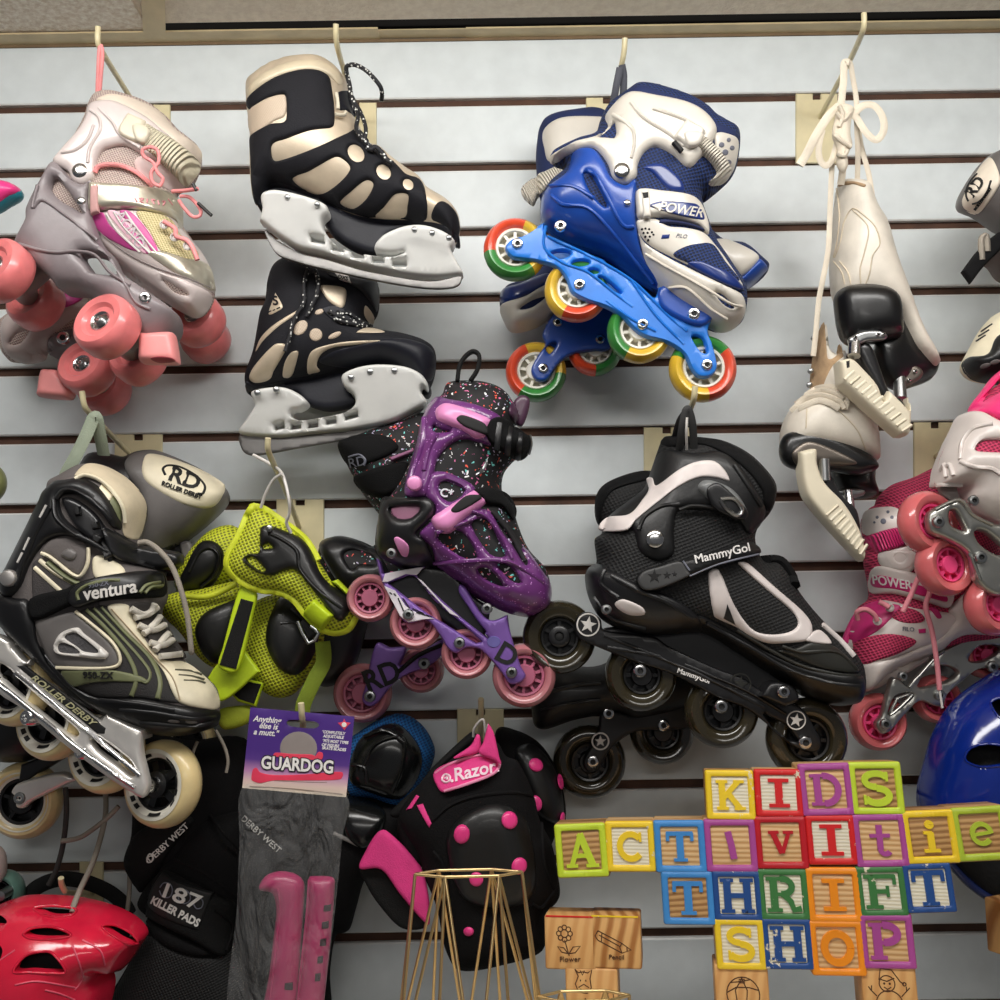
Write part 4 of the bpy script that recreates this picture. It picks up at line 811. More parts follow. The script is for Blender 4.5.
tubes_on('frame_edge',["-10,330 100,420 300,580 450,690 540,750","60,290 250,440 420,580 560,700"],lambda q: fd(q)+.0058,.0022,chrome,fr)
for s in ("95,200! 60,230! 40,215! 70,180!","385,475! 430,450! 575,520! 572,560! 470,520!"): sheet('frame_mount',O(s),aluf,dq+.020,.006,.004,('off',.02))
for s in ("455,480","522,525","8,165"): bolt('mount_rivet',s,dq+.028,15,chrome,hexa=False)
for s,bo_ in (("572,752","548,746"),("345,650","315,606"),("118,470","98,470"),("-30,345","-50,330")):
    c=P(*px(bo_)[0][:2],dq+.036); cc=c-axl*.034; r=.0395
    wv=wheel(s,dq,176,creamu,hubb,ax=axl,width=.026,hubf=.60,spokes=6,core=.34) if False else None
    T=lathe('wheel',cc,axl,[(r*.6,-.008),(r*.72,-.0125),(r*.84,-.0125),(r*.94,-.009),(r*.99,-.004),(r,0),(r*.99,.004),(r*.94,.009),(r*.84,.0125),(r*.72,.0125),(r*.6,.008)],creamu,seg=48,ring=True,ang=50)
    lathe('printed_ring',cc,axl,[(r*.60,.0084),(r*.72,.0128),(r*.80,.0131),(r*.80,.0133),(r*.71,.0131),(r*.6,.0090)],ringw,T,ring=True)
    A_,u_,e_=axes(axl); vs_1=[];fs_1=[]
    for k,(s0,s1) in enumerate(((.2,.55),(.9,1.5),(2.0,2.2),(2.3,2.5),(3.0,3.5),(4.0,4.25),(4.4,4.6),(5.1,5.8))):
        n0=len(vs_1); m=8
        for j in range(m+1):
            g=s0+(s1-s0)*j/m; q=u_*math.cos(g)+e_*math.sin(g)
            for rr,hh in ((.635,.0103),(.70,.0129),(.70,.0136),(.635,.0112)): vs_1.append(cc+q*(r*rr)+A_*hh)
        for j in range(m):
            for i in range(4): fs_1.append((n0+j*4+i,n0+j*4+(i+1)%4,n0+j*4+4+(i+1)%4,n0+j*4+4+i))
    fixn(mk('ring_print',vs_1,fs_1,dark,T,smooth=False))
    a,f_=lathe_data(cc,axl,[(r*.61,-.008),(r*.61,.0085),(r*.55,.0088),(r*.52,.003),(r*.52,-.006)],40,True); 
    a2,f2=lathe_data(cc,axl,[(r*.3,-.008),(r*.3,.010),(r*.2,.012),(.0002,.012)],28,False,len(a)); a+=a2;f_+=f2
    for k in range(5):
        g=2*math.pi*k/5+.3; q=u_*math.cos(g)+e_*math.sin(g); z=A_.cross(q); a2,f2=box_data(cc+q*(r*.42)+A_*.002,q*(r*.13),z*(r*.09),A_*.004,len(a)); a+=a2;f_+=f2
    fixn(mk('hub',a,f_,hubb,T)); lathe('axle_bolt',cc+axl*.030,axl,[(.0075,-.02),(.0075,.001),(.006,.0035),(.0036,.0038),(.003,.001),(.0002,.001)],chrome,T,seg=20)
V(0,400,.25)
tube('hanging_loop',"268,330 262,300 300,230 345,140 372,75 385,70 400,140 415,220",[.15,.16,.165,.165,.14],.0062,M('pale green webbing',(152,162,142),.8,bump=(800,.4)),flat_=.25,yflat=True)
tube('loose_lace',"555,572 590,570 640,605 690,670 730,780 752,880 765,1000 766,1010",[.19,.195,.185],.0026,lacegrey)
V(0,600,.25)
tube('loose_lace',"862,520 895,580 912,640 905,690",.12,.0016,lacegrey); tube('loose_lace',"790,565 770,620 768,690 780,720",.12,.0016,lacegrey)
V(0,400,.25); dq=.06
thing('inline_skate','grey inline skate whose cuff carries an oval black badge, behind the cream-wheeled one','inline skate',P(120,560,.06),'grey and black inline skates')
b=pil('boot',O("350,228 500,226 560,204 620,200 700,228 800,274 880,330 916,380 900,430 850,482 780,542 700,600 640,760 560,1000 420,1250 180,1420 20,1450 -60,1400 0,1100 150,700"),shellb,dq,.04,.04)
gc=ov('cuff',O("500,250 540,212 620,202 700,230 800,275 880,332 915,382 898,430 850,482 780,540 692,600 620,592 560,565 575,480 560,380 510,300"),gry,b,.006,.01)
rp=ov('badge_panel',O("568,285 578,228 600,214 660,224 800,276 888,330 896,358 872,408 832,432 760,424 690,394 592,332"),creamv,lift(b,.006),.002,.006,gc)
tubes_on('badge_arc',["662,300 652,275 672,262 720,268 780,300 818,340 812,372 790,374"],lift(b,.008),.0013,dark,rp); text('RD',"738,314",84,20,dark,lift(b,.0081),rp,bold=.025,sx=1.15,t=.001); text('ROLLER DERBY',"726,360",25,20,dark,lift(b,.0088),rp,bold=.012,sx=1.0,t=.001)
ov('rear_strap',O("640,600 700,570 745,580 765,620 750,660 690,690 600,680"),shellb,b,.006,.006); ov('strap_tip',O("720,575 755,565 770,600 740,640"),gry,lift(b,.006),.003,.003)
V(0,600,.25)
fr=sheet('frame',O("55,790 40,770 60,740 110,720 240,690 300,720 260,740 120,810 90,835 60,830"),aluf,dq+.018,.005,.004,('off',.004)); sheet('frame_slot',O("80,660! 230,600! 240,640! 110,720! 70,730!"),black,dq+.012,.004,.003,('off',.01))
wheel("100,800",dq,148,creamu,hubb,width=.026,hubf=.6,spokes=5,core=.34,ringm=ringw); bolt('axle_bolt',"80,792",dq+.022,24,steel,dark=dark)
wheel("760,560",.03,100,creamu,hubb,width=.026,hubf=.6,spokes=5,core=.34,ringm=ringw)
V(0,750,.25)
tube('loose_lace',"418,120 424,220 415,300 375,440 320,560 296,620 290,648",[.06,.08,.11,.13,.135],.0027,lacegrey); tube('loose_lace',"475,225 420,280 335,342 290,358 245,364",.09,.0024,lacegrey); tube('loose_lace',"262,150 266,250 252,380 225,480 195,540",.07,.0028,M('dark cord',(60,56,54),.8)); tube('loose_lace',"518,470 518,560 510,642",.06,.0024,lacegrey)
# ================================================================ yellow-green guards
lime=MESHFAB('lime air mesh',(198,206,44),(112,116,26),.0035,.6,.9,.26); limep=M('lime binding',(206,216,46),.55,bump=(600,.2)); limes=M('lime strap',(186,210,30),.5,bump=(500,.2)); cap=M('black moulded cap',(18,18,18),.42,0,.1,bump=(300,.05)); velc=M('black hook tape',(16,16,16),.95,bump=(1500,.8))
V(150,440,.3)
def pad(label,name,dep,mesh,capo,T=.03,loc=None):
    thing(name,label,'protective pad',P(*px(loc)[0][:2],dep),'lime and black pads')
    b=pil('padding',O(mesh),lime,dep,T,.03); c=ov('cap',O(capo),cap,b,.010,.016,back=.008); return b,c
b,c=pad('highest of the black-capped lime pads, tucked below the oval black badge','elbow_pad',.06,"150,350 205,300 262,283 300,298 330,330 320,430 270,480 180,520 110,520 85,470 110,410","92,480 120,420 160,348 200,334 240,360 246,420 205,488 150,512 105,510",loc="180,420")
tubes_on('cap_groove',["130,440 165,375 205,360 230,390 215,450 170,490"],lift(b,.0095),.0018,cap,c)
b,c=pad('lime and black pad beside the cream toe of the grey skate, crossed by a lace','knee_pad',.085,"42,530 82,508 160,498 292,472 340,520 350,600 320,720 230,760 170,730 110,650 60,600 40,570","150,640 178,580 255,542 330,520 340,600 310,710 225,745 178,715",loc="200,620")
tube('lime_binding',"290,478 200,520 120,520",.118,.003,limep)
b,c=pad('lime and black pad with big oval cap directly under the wrist guard buckle','knee_pad',.085,"350,540 440,512 520,540 580,640 560,720 530,790 470,852 400,852 340,792 312,700 330,610","440,522 500,540 542,600 562,650 545,720 492,782 430,762 390,692 388,630 408,568",loc="450,680")
tubes_on('cap_groove',["435,612 470,608 500,612","470,560 520,610 535,660"],lift(b,.0098),.0015,cap,c)
st=sheet('side_strap',O("300,488 352,508 346,560 292,768 226,756 240,690"),limes,.135,.003,.003,('off',.002)); sheet('hook_tape',O("302,528! 344,540! 286,764! 230,750!"),velc,.138,.0015,.001,('off',.0015),st)
sheet('strap_tail',O("312,700! 366,772! 236,872 190,792! 225,745"),limes,.12,.003,.002,('off',.002)); t2_=sheet('strap_tail',O("270,850! 312,798! 378,808! 352,890! 290,872!"),limes,.105,.003,.002,('off',.002)); sheet('hook_tape',O("280,850! 316,804! 370,814! 346,880! 296,864!"),velc,.108,.0015,.001,('off',.0015),t2_)
sheet('strap_end',O("222,905 270,890 335,892 322,945 250,968 224,950"),M('lime fabric',(150,160,34),.8,bump=(500,.4)),.10,.006,.01,('off',.004))
tube('lower_strap',"575,672 578,740 548,800 512,880 508,930",[.11,.11,.10],.0075,M('dull lime webbing',(128,146,40),.8,bump=(700,.4)),flat_=.25,yflat=True)
thing('wrist_guard','lime mesh wrist guard with a black splint plate hanging on a white cord','wrist guard',P(290,570,.12),'lime and black pads')
b=pil('mesh_body',O("345,220 378,230 432,265 520,330 562,400 612,480 672,545 686,590 660,632 610,642 560,620 520,580 480,532 430,507 360,497 290,462 257,420 262,380 300,310 328,250"),lime,.135,.018,.02)
tubes_on('binding',["345,222 325,252 300,312 264,380 259,420 292,462 360,496 430,506 480,532 520,580 560,620 610,640 658,630 684,590","345,222 380,232 432,267 515,330 560,402"],b,.0042,limep,lift=.0)
sp_=ov('splint',O("368,295 395,284 440,298 502,326 542,366 562,430 602,482 672,522 682,542 642,602 612,590 560,522 512,462 480,432 440,438 405,452 360,442 316,412 310,392 335,378 364,372"),cap,b,.006,.006,holes=[O("376,352! 394,342! 414,360! 380,362!",3),O("325,395 345,390 385,432 372,438 335,412")])
bolt('splint_rivet',"398,295",.162,12,steel,hexa=False); tubes_on('splint_ridge',["395,310 440,330 490,370 500,430 560,500 640,560"],lift(b,.0062),.002,cap,sp_)
sc_=ov('buckle_strap',O("508,582! 550,530! 616,584! 572,646! 540,622"),limes,b,.010,.003); ov('upper_strap',O("604,472! 626,464! 672,510! 660,520!"),limes,b,.009,.003); ov('hook_tape',O("512,596! 540,622! 566,642! 532,668! 500,612!"),velc,b,.007,.002)
tube('wire_loop',"492,604 528,678 562,645 535,620",.162,.0016,steel,n=2)
tube('hanging_cord',"345,50 400,80 440,112 462,190 465,240 455,275 470,310",[.14,.16,.17,.16,.15],.0016,white); tube('hanging_cord',"440,112 410,135 385,180 370,225",[.17,.16,.15],.0016,white)
# ================================================================ black pads at the lower left
padb=M('black padded cloth',(14,13,14),.85,spec=.2,bump=(700,.5)); padm=MESHFAB('black sleeve mesh',(20,20,20),(7,7,7),.0028); strapb=M('black elastic',(17,17,17),.75,spec=.25,bump=(900,.5)); whitep=M('white print',(222,220,214),.6); gloss=M('glossy black cap',(16,17,17),.24,0,.3); hotp=M('hot pink plastic',(236,62,138),.35,0,.2); hotf=M('hot pink webbing',(226,58,134),.75,bump=(900,.4)); cobalt=MESHFAB('cobalt mesh',(24,104,168),(14,56,110),.003)
V(0,750,.25)
thing('elbow_pad','black pad with pale lettering slanting up its strap, below the big front cream wheel','protective pad',P(165,850,.07),'plain black pads')
b=pil('padding',O("530,330 560,-40 760,-40 1000,-30 1010,300 960,500 700,520 575,565 500,450"),padb,.042,.030,.04)
ds=ov('logo_strap',O("498,450 530,352 600,300 740,258 775,290 705,372 642,470 578,566 535,532"),strapb,b,.006,.005); text('DERBY WEST',"672,372",36,-43,whitep,lift(b,.0062),ds,bold=.006,sx=1.0); tubes_on('ring_logo',[f"{600+20*math.cos(a/8*6.28):.1f},{432+20*math.sin(a/8*6.28):.1f}" for a in range(0)] or ["588,432 598,416 612,424 606,446 590,448 588,432"],lift(b,.0062),.0008,whitep,ds)
thing('knee_pad','black pad with net sleeve and bold white numerals on its strap, beside the red helmet','protective pad',P(185,920,.09),'plain black pads')
b=pil('padding',O("640,480 700,420 760,340 850,262 980,262 1000,500 960,720 1000,1100 380,1100 440,980 500,880 575,740 600,640"),padb,.062,.036,.04)
ov('net_sleeve',O("400,1080 450,980 505,880 578,745 700,800 860,830 950,760 980,1080"),padm,b,.003,.006)
ov('folded_edge',O("588,676 640,700 720,740 850,790 860,815 800,828 720,812 640,770 600,720"),padb,b,.007,.012)
ks=ov('logo_strap',O("553,602 648,484 760,526 850,570 948,622 942,762 892,822 780,762 680,712 600,668"),strapb,b,.010,.006,); kp=ov('logo_patch',O("588,592! 650,488! 852,572! 792,718!"),M('black patch',(20,20,20),.6),lift(b,.010),.0015,.001,ks)
text('187',"718,586",84,21,whitep,lift(b,.0117),kp,sx=1.4,bold=.012,t=.001); text('KILLER PADS',"700,648",44,27,whitep,lift(b,.0117),kp,sx=.86,bold=.03,t=.001)
tubes_on('ring_logo',["640,550 655,532 680,536 690,562 678,588 650,586 638,562","720,566 742,560 760,580 758,604 736,614 716,600 714,580","782,590 800,590 812,608 806,630 786,634 774,616"],lift(b,.0117),.0006,M('grey print',(110,112,124),.5),kp)
tubes_on('seam',["700,440 830,500 945,590","840,260 900,340 960,400","905,800 930,700 860,640"],lift(b,.0102),.0012,padb)
# ================================================================ red helmet
helr=M('glossy red shell',(226,34,66),.16,0,.6,var=.05); foam=M('black foam',(20,20,22),.9,bump=(200,.5)); helb=M('glossy blue shell',(14,40,128),.12,0,.7,var=.03)
thing('bicycle_helmet','glossy red helmet with black vents','helmet',P(50,970,.12),)
vents=[O("138,632 215,624 302,636 284,662 212,669 165,656"),O("94,736 130,712 200,707 258,722 282,745 200,758 122,754"),O("54,886 98,826 160,807 212,815 262,886 200,893 120,889"),O("408,708 456,700 520,730 552,768 520,778 460,750"),O("-30,664 0,660 28,686 0,708 -40,700"),O("-60,790 -20,770 10,800 -10,850 -60,860")]
o6=O("50,602 110,592 200,592 300,600 400,622 482,652 545,692 577,742 548,795 486,880 425,878! 445,935 425,1040 390,1200 200,1300 -100,1300 -260,1100 -250,900 -180,760 -80,660")
pil('liner',O("60,640 110,630 300,640 400,660 480,690 520,740 440,870 400,1040 200,1200 -80,1200 -220,1000 -200,850 -80,690"),foam,.115,.062,.09,Tb=.01)
s6=pil('shell',o6,helr,.105,.095,.10,holes=vents,back=('off',.0),step=.006) if False else pil('shell',o6,helr,.118,.084,.10,holes=vents,back=('shell',.012))
for v in vents[:4]: tubes_on('vent_rim',[np.vstack([v,v[:1]])],s6,.0012,helr,s6.obj)
tubes_on('embossed_line',["-40,860 0,840 60,800","290,780 330,900 300,960","60,940 150,925 300,950","330,760 400,800 420,860","180,960 240,975 300,1000"],s6,.0008,M('pale red print',(236,96,120),.3),s6.obj)
tube('chin_strap',"100,600 140,555 200,525 270,515 350,530 440,570 500,622 520,660",[.06,.055,.05,.06],.0075,strapb,flat_=.25,yflat=True)
tube('buckle_strap',"275,600 330,640 300,650",.11,.004,strapb)
# ================================================================ skate guards in a header-card bag
V(200,690,.31)
k=N('purple header card'); k.b.inputs['Roughness'].default_value=.35
sx_=k.n('SeparateXYZ'); k.l(k.tc.outputs['Object'],sx_.inputs[0]); mr=k.n('MapRange'); mr.inputs['From Min'].default_value=-.037; mr.inputs['From Max'].default_value=.037
ad=k.n('Math',operation='MULTIPLY_ADD'); k.l(sx_.outputs['X'],ad.inputs[0]); ad.inputs[1].default_value=.087; k.l(sx_.outputs['Z'],ad.inputs[2]); k.l(ad.outputs[0],mr.inputs['Value'])
k.l(k.ramp(mr.outputs['Result'],[(.02,(232,218,196)),(.12,(232,204,196)),(.24,(196,140,186)),(.38,(92,60,140)),(.5,(78,48,132))]),k.b.inputs['Base Color']); cardm=k.m
film=N('clear film'); film.b.inputs['Base Color'].default_value=(.8,.8,.8,1); film.b.inputs['Alpha'].default_value=.055; film.b.inputs['Roughness'].default_value=.12
nz=film.n('TexNoise',Scale=38.,Detail=3.,Distortion=1.5); film.l(film.obj((0,.3,0),(1,1,.45)),nz.inputs['Vector']); film.bump(nz.outputs['Fac'],1.,.02); film=film.m
gpk=M('raspberry guard',(168,28,92),.35,0,.15,var=.05)
thing('header_card_bag','clear bag under a purple header card, hung between black pads','packaged goods',P(298,752,.19),)
cd=sheet('header_card',O("162,56! 498,86! 471,346! 136,316!"),cardm,.1905,.0006,.0004,('off',.0006),holes=[O("282,100 300,96 370,102 384,114 366,124 296,118 280,110",4)])
cb=flat(.1911)
pr=M('white ink',(240,236,232),.4); dk=M('black ink',(22,18,24),.5); rk=M('red ink',(232,70,96),.4)
for s,q in (("Anything","216,96"),("else is","220,117"),('a mutt."',"212,138")): text(s,q,26,5,pr,cb,cd,shear=.25,bold=.025,sx=.95,t=.0003)
for s,q in (("*COMPLETELY","430,138"),("ADJUSTABLE","430,151"),("*FITS MOST TYPES","436,167"),("OF FIGURE","420,179"),("SKATE BLADES","432,190")): text(s,q,13,5,pr,cb,cd,shear=.2,bold=.03,t=.0003,sx=.8 if len(s)>13 else .9)
sheet('emblem_disc',ell("318,188",60,54),M('grey ink',(150,140,136),.4),cb,.0003,.0002,('off',.0002),cd)
sheet('emblem_guard',O("236,212 244,202 300,206 360,208 372,212 382,200 396,204 394,222 374,226 300,220 250,216"),rk,flat(.1914),.0003,.0002,('off',.0002),cd)
text('GUARDOG',"314,243",57,4,dk,flat(.1915),cd,bold=.09,t=.0003,sx=.82); text('GUARDOG',"314,243",57,4,pr,flat(.1919),cd,bold=.03,t=.0003,sx=.82)
sheet('printed_guard',O("166,288 170,258 182,251 196,266 240,274 340,272 456,264 452,288 330,292 240,292 196,300 176,296"),M('pink red ink',(236,66,96),.4),cb,.0003,.0002,('off',.0002),cd)
for s in ("240,292 330,296 410,298","160,310 300,318 460,336"): sheet('printed_line',band(s,2),M('tan ink',(150,130,120),.5),cb,.0003,.0002,('off',.0002),cd)
sheet('printed_leaf',O("465,92! 470,103! 486,106! 476,116! 466,130! 455,116! 444,106! 460,103!",1),rk,cb,.0003,.0002,('off',.0002),cd); sheet('leaf_ring',ell("465,112",8),pr,flat(.1914),.0003,.0002,('off',.0002),cd)
sheet('bag',O("138,312 300,328 472,344 458,480 436,700 400,1000 385,1130 100,1130 118,700 126,500"),film,.2005,.0015,.01,('off',.0003)); 
rng=random.Random(3)
def guard_(label,out,holes,loc):
    thing('skate_guard',label,'blade guard',P(*px(loc)[0][:2],.18),'packaged blade guards'); s=pil('guard',O(out),gpk,.186,.011,.012,Tb=.008)
    for h in holes: ov('slot',O(h),M('dark slot',(40,14,28),.8),s,.0006,.0006)
    tubes_on('moulded_edge',holes and ["352,610 345,720 326,900 312,1040"] if len(holes)>2 else ["250,640 258,700 250,780 232,940 215,1060"],s,.0012,gpk,lift=.0)
guard_('raspberry blade guard with a curved hooked top, inside the bag',"192,628 215,597 262,584 312,595 337,626 336,690 330,780 316,1000 306,1130 196,1130 224,910 241,770 246,700 232,655 196,645",["274,945! 300,942! 300,968! 272,966!"],"270,800")
guard_('straight raspberry blade guard with a row of slots, inside the bag',"352,606 360,600 428,604 434,640 422,800 396,1050 384,1130 308,1130 326,900 346,700",["400,694! 424,690! 422,712! 398,714!","394,748! 416,744! 415,768! 392,770!","388,803! 408,800! 407,824! 386,826!","380,860! 398,856! 396,880! 378,882!","372,915! 390,912! 388,938! 370,940!"],"370,800")
# ================================================================ black pads behind the card
thing('knee_pad','black pad with ribbed glossy cap and cobalt blue edge, behind the purple card corner','protective pad',P(390,770,.06),'plain black pads')
b=pil('padding',O("470,180 520,130 600,84 660,78 712,108 748,160 757,212 720,300 650,380 560,350 480,330"),cobalt,.05,.03,.03)
c=ov('cap',O("482,250 495,195 525,148 592,112 645,112 700,168 718,232 694,302 642,352 560,335 490,302"),gloss,b,.014,.02,back=.02)
tubes_on('cap_rib',["520,260 560,180 630,150 660,170 650,260 620,330","530,150 600,130 660,170","490,240 530,250 540,300"],lift(b,.0135),.0022,gloss,c)
thing('knee_pad','plain black pad with a smooth cap, lower of the two behind the purple card','protective pad',P(360,850,.06),'plain black pads')
b=pil('padding',O("150,330 300,320 440,330 540,340 640,350 700,300 680,420 640,520 540,600 505,700 482,772 440,790 420,900 400,1130 120,1130 130,700"),padb,.055,.03,.03); ov('cap',O("478,338 540,352 600,398 575,478 522,512 470,470 460,400"),gloss,b,.010,.012,back=.012); text('DERBY WEST',"196,466",28,42,whitep,lift(b,.001)); tubes_on('grey_piping',["430,462 470,480 512,500"],b,.002,M('grey piping',(120,116,112),.7),lift=.004)
# ================================================================ pink-dotted pads
V(340,690,.31)
def dots(srf,l,par):
    for s,a,c_,g in l: ov('rivet_dot',ell(s,a,c_,g),hotp,srf,.003,.006,par)
thing('knee_pad','black pad with pink dots, turned sideways behind the one with the pink name label','protective pad',P(540,790,.07),'pink-dotted pads')
b=pil('padding',O("505,128 570,130 640,168 692,240 722,330 728,420 705,442 660,520 560,420 500,250"),padb,.065,.035,.035); c=ov('cap',O("568,190 620,174 672,220 710,300 722,400 702,432 642,402 602,322 575,245"),cap,b,.010,.014,back=.01)
dots(lift(b,.0102),[("632,242",24,21,30),("712,296",9,25,-10),("632,367",20,26,-10),("718,414",8,18,10)],c)
thing('knee_pad','black pad with pink dots and a pink name label, behind the tall gold wire stand','protective pad',P(480,840,.14),'pink-dotted pads')
b=pil('padding',O("252,312 310,262 420,180 500,165 535,212 575,232 622,330 645,420 684,500 704,600 707,670 664,722 657,832 520,882 392,898 342,842 312,702 272,602 250,530 190,412"),padb,.135,.04,.04)
c=ov('cap',O("343,482 380,420 450,376 520,365 582,394 612,450 632,560 626,642 590,690 480,702 402,672 362,602"),cap,b,.012,.022,back=.01)
dots(lift(b,.0115),[("393,466",26,30,10),("547,421",26,28,-20),("578,568",25,28,20),("440,610",23,24,0)],c); dots(b,[("415,779",17,15,0),("334,630",9,9,0)],c)
tubes_on('seam',["300,420 360,370 450,340 560,330 620,340","300,520 330,560 350,640 340,800","650,430 660,560 690,640","620,690 650,700 690,650"],b,.0018,padb)
lb=ov('name_label',O("303,266 360,232 450,206 508,220 518,246 492,276 402,310 336,330 314,312"),hotf,b,.007,.003); tubes_on('label_piping',["308,268 362,236 450,210 506,222 514,246 490,272 400,306 336,326"],lift(b,.007),.0014,M('pale pink edge',(240,150,186),.6),lb)
text('.Razor.',"432,262",58,-13,M('pale pink letters',(248,214,226),.5),lift(b,.0073),lb,bold=.02,shear=.15,t=.0008); tubes_on('ring_mark',["330,282 340,272 354,278 354,292 342,298 331,292 330,282","338,285 346,282 346,290"],lift(b,.0073),.0011,M('pale pink letters',(248,214,226),.5),lb)
sheet('upper_strap',O("366,220 420,182 440,146 452,152 450,200 400,216"),hotf,.165,.003,.004,('off',.003)); sheet('upper_strap',O("478,108! 496,140 514,218 520,240 500,230 448,204 462,170"),hotf,.172,.003,.004,('off',.003))
sheet('upper_strap',O("160,400 250,312 300,250 420,140 442,148 442,164 330,252 246,352 205,412"),strapb,.115,.005,.006,('off',.006)); pil('side_wing',O("188,412 260,332 302,400 302,520 252,572 200,502"),padb,.135,.018,.015)
ov('pink_tab',O('214,386! 246,338! 256,344! 232,382!'),hotf,b,.002,.001); ov('pink_tab',O('248,372! 268,366! 296,430! 288,444!'),hotf,b,.002,.001)
sheet('pink_strap',O("118,464 150,459 250,560 282,650 288,756 262,742 192,660 132,582 62,578 82,520"),hotf,.150,.003,.004,('off',.003),label='wide hot pink strap looped out to the side'); sheet('strap_loop',O("64,580 132,574 196,655 285,757 200,772 120,690 78,620"),strapb,.142,.003,.004,('off',.003))
tube('hanging_cord',"430,150 435,120 462,95 470,140 478,110",[.12,.13,.12],.0013,white)
# ================================================================ purple glitter skates
purp=SPECK('purple glitter shell',(106,50,114),(216,160,222),420,.2,.28,.5,.4); pinkb=M('orchid pink plastic',(226,144,196),.35,0,.2); printc=PRINTED('black cloth with bright motifs',(13,11,14),[(236,236,236),(120,206,200),(228,120,170),(230,90,70),(200,190,220)],270,.32,.55); frp=M('lilac frame',(124,88,166),.35,.2,.2); frw=M('white frame print',(222,214,220),.4); rosew=M('rose translucent urethane',(190,122,128),.25,0,.4,sss=.2); roseh=M('rose hub',(180,98,124),.4); mauve=M('mauve insert',(140,92,116),.5)
V(320,340,.26); dq=.15
thing('inline_skate','purple glitter inline skate with orchid pink buckles, in front of its mate','inline skate',P(440,520,.15),'purple inline skates')
b=pil('boot',O("472,205 490,168 560,158 640,165 700,188 738,230 764,300 745,350 800,380 790,440 742,470 705,520 702,590 742,640 758,700 800,800 868,880 888,960 878,1020 840,1052 780,1060 640,1000 540,930 440,870 380,880 300,870 222,815 215,740 240,640 300,560 342,480 372,380 402,290 452,230"),printc,dq,.044,.04)
sp=[ov('pull_loop',band("528,158 536,100 560,60 590,42 612,60 606,110 578,156",16),strapb,flat(.175),.002,.002)]
ov('tongue_tip',O("728,262 768,214 804,224 802,272 775,332 738,304"),M('dark plum plastic',(70,40,62),.4,0,.2),b,.004,.006)
hs=ov('heel_shell',O("234,622 250,602 330,605 420,606 446,650 422,692 372,742 402,770 432,830 442,872 402,900 330,884 242,842 215,802 220,720"),shellb,b,.008,.008,back=.012,holes=[O("272,648 380,642 352,682 300,684")])
ov('side_insert',O("280,644 384,640 354,690 296,690"),mauve,b,.001,.001); ov('pink_mark',O("284,766 302,758 340,790 336,832 312,826"),pinkb,lift(b,.008),.0012,.002,hs); bolt('shell_bolt',"275,820",.198,20,steel,dark=dark)
sh=ov('toe_shell',O("414,522 470,505 540,530 592,562 602,602 566,642 640,652 702,692 752,762 802,812 852,882 886,932 892,980 880,1032 840,1062 780,1064 700,1042 600,992 520,942 450,872 430,800 382,746 430,692 442,642 402,600"),purp,b,.006,.01,back=.012,holes=[O("458,556 490,544 556,580 508,622 466,602",3),O("452,760 510,730 560,752 604,836 540,832",3),O("582,710 640,690 682,762 712,830 652,822",3),O("606,882 650,880 706,946 640,922",3),O("682,862 730,870 772,932 730,922",3),O("672,672 705,690 752,770 800,850 790,866 742,792 690,722",3)])
tubes_on('shell_rib',["560,650 640,680 700,760 740,840","450,740 560,700 600,680","440,860 560,850 720,850 860,930"],lift(b,.0062),.002,purp,sh); text('C*',"487,590",46,10,M('pale print',(220,220,226),.5),lift(b,.001),bold=.02)
cu=ov('cuff',O("440,222 500,228 600,248 690,290 690,330 660,402 640,404 562,382 502,402 456,452 440,502 422,572 402,602 350,606 325,592 330,540 352,460 372,390 392,300"),purp,b,.008,.008,holes=[O("440,330 470,345 500,352 450,356 436,345",3)])
tubes_on('cuff_rib',["400,300 395,400 360,500 345,560","450,360 420,420 400,500"],lift(b,.0082),.0025,purp,cu)
k1=ov('buckle',O("442,272 480,244 540,254 600,278 662,310 650,350 638,382 600,386 540,356 480,332 446,312"),pinkb,b,.014,.008); ov('buckle_slot',O("524,304 550,288 632,320 642,362 560,334"),dark,lift(b,.0135),.0015,.002,k1)
ov('ankle_strap',O("628,352 650,310 700,300 800,368 812,400 800,442 762,462 700,432 650,396"),blackfab,b,.010,.003); tubes_on('strap_ridge',['690,320 680,420','730,340 720,440','770,365 762,455'],b,.003,shellb,lift=.010); tubes_on('wire_clip',["806,366 812,400 802,440","640,470 625,500 600,520"],b,.0018,steel,lift=.008)
bolt('cuff_rivet',"363,551",.206,30,pinkb,hexa=False,h=.005)
k2=ov('buckle',O("428,692 460,660 540,610 592,578 622,598 640,626 560,692 502,742 450,736"),pinkb,b,.012,.008); ov('buckle_slot',O("505,650 560,600 615,596 620,610 540,660 512,664"),dark,lift(b,.0115),.0015,.002,k2)
ov('instep_strap',O("590,578 650,570 720,590 756,650 742,692 700,642 640,630"),blackfab,b,.010,.006)
for s in ("690,690 740,760 790,850","660,660 720,720 775,800"): tubes_on('lace',[s],b,.002,M('black lace',(28,26,28),.8),lift=.003)
V(320,520,.26)
fr=iframe('frame',"216,150 232,160 244,205! 330,190 402,178 372,215 450,290 540,372 606,424 650,458! 580,350 535,280 536,248 562,262 620,358 662,386 722,364! 735,440 772,560 792,600 770,626 730,630 700,590 650,530 610,496 560,492 525,512 490,492 458,440 410,386 340,396 308,372 278,310 238,240",frp,dq,[O("262,242! 340,212! 372,222 440,310 560,410 622,468! 600,474! 480,400 400,350",4),O("560,320! 600,380! 640,430! 630,440! 590,390!",2)],t=.004,half=.014)
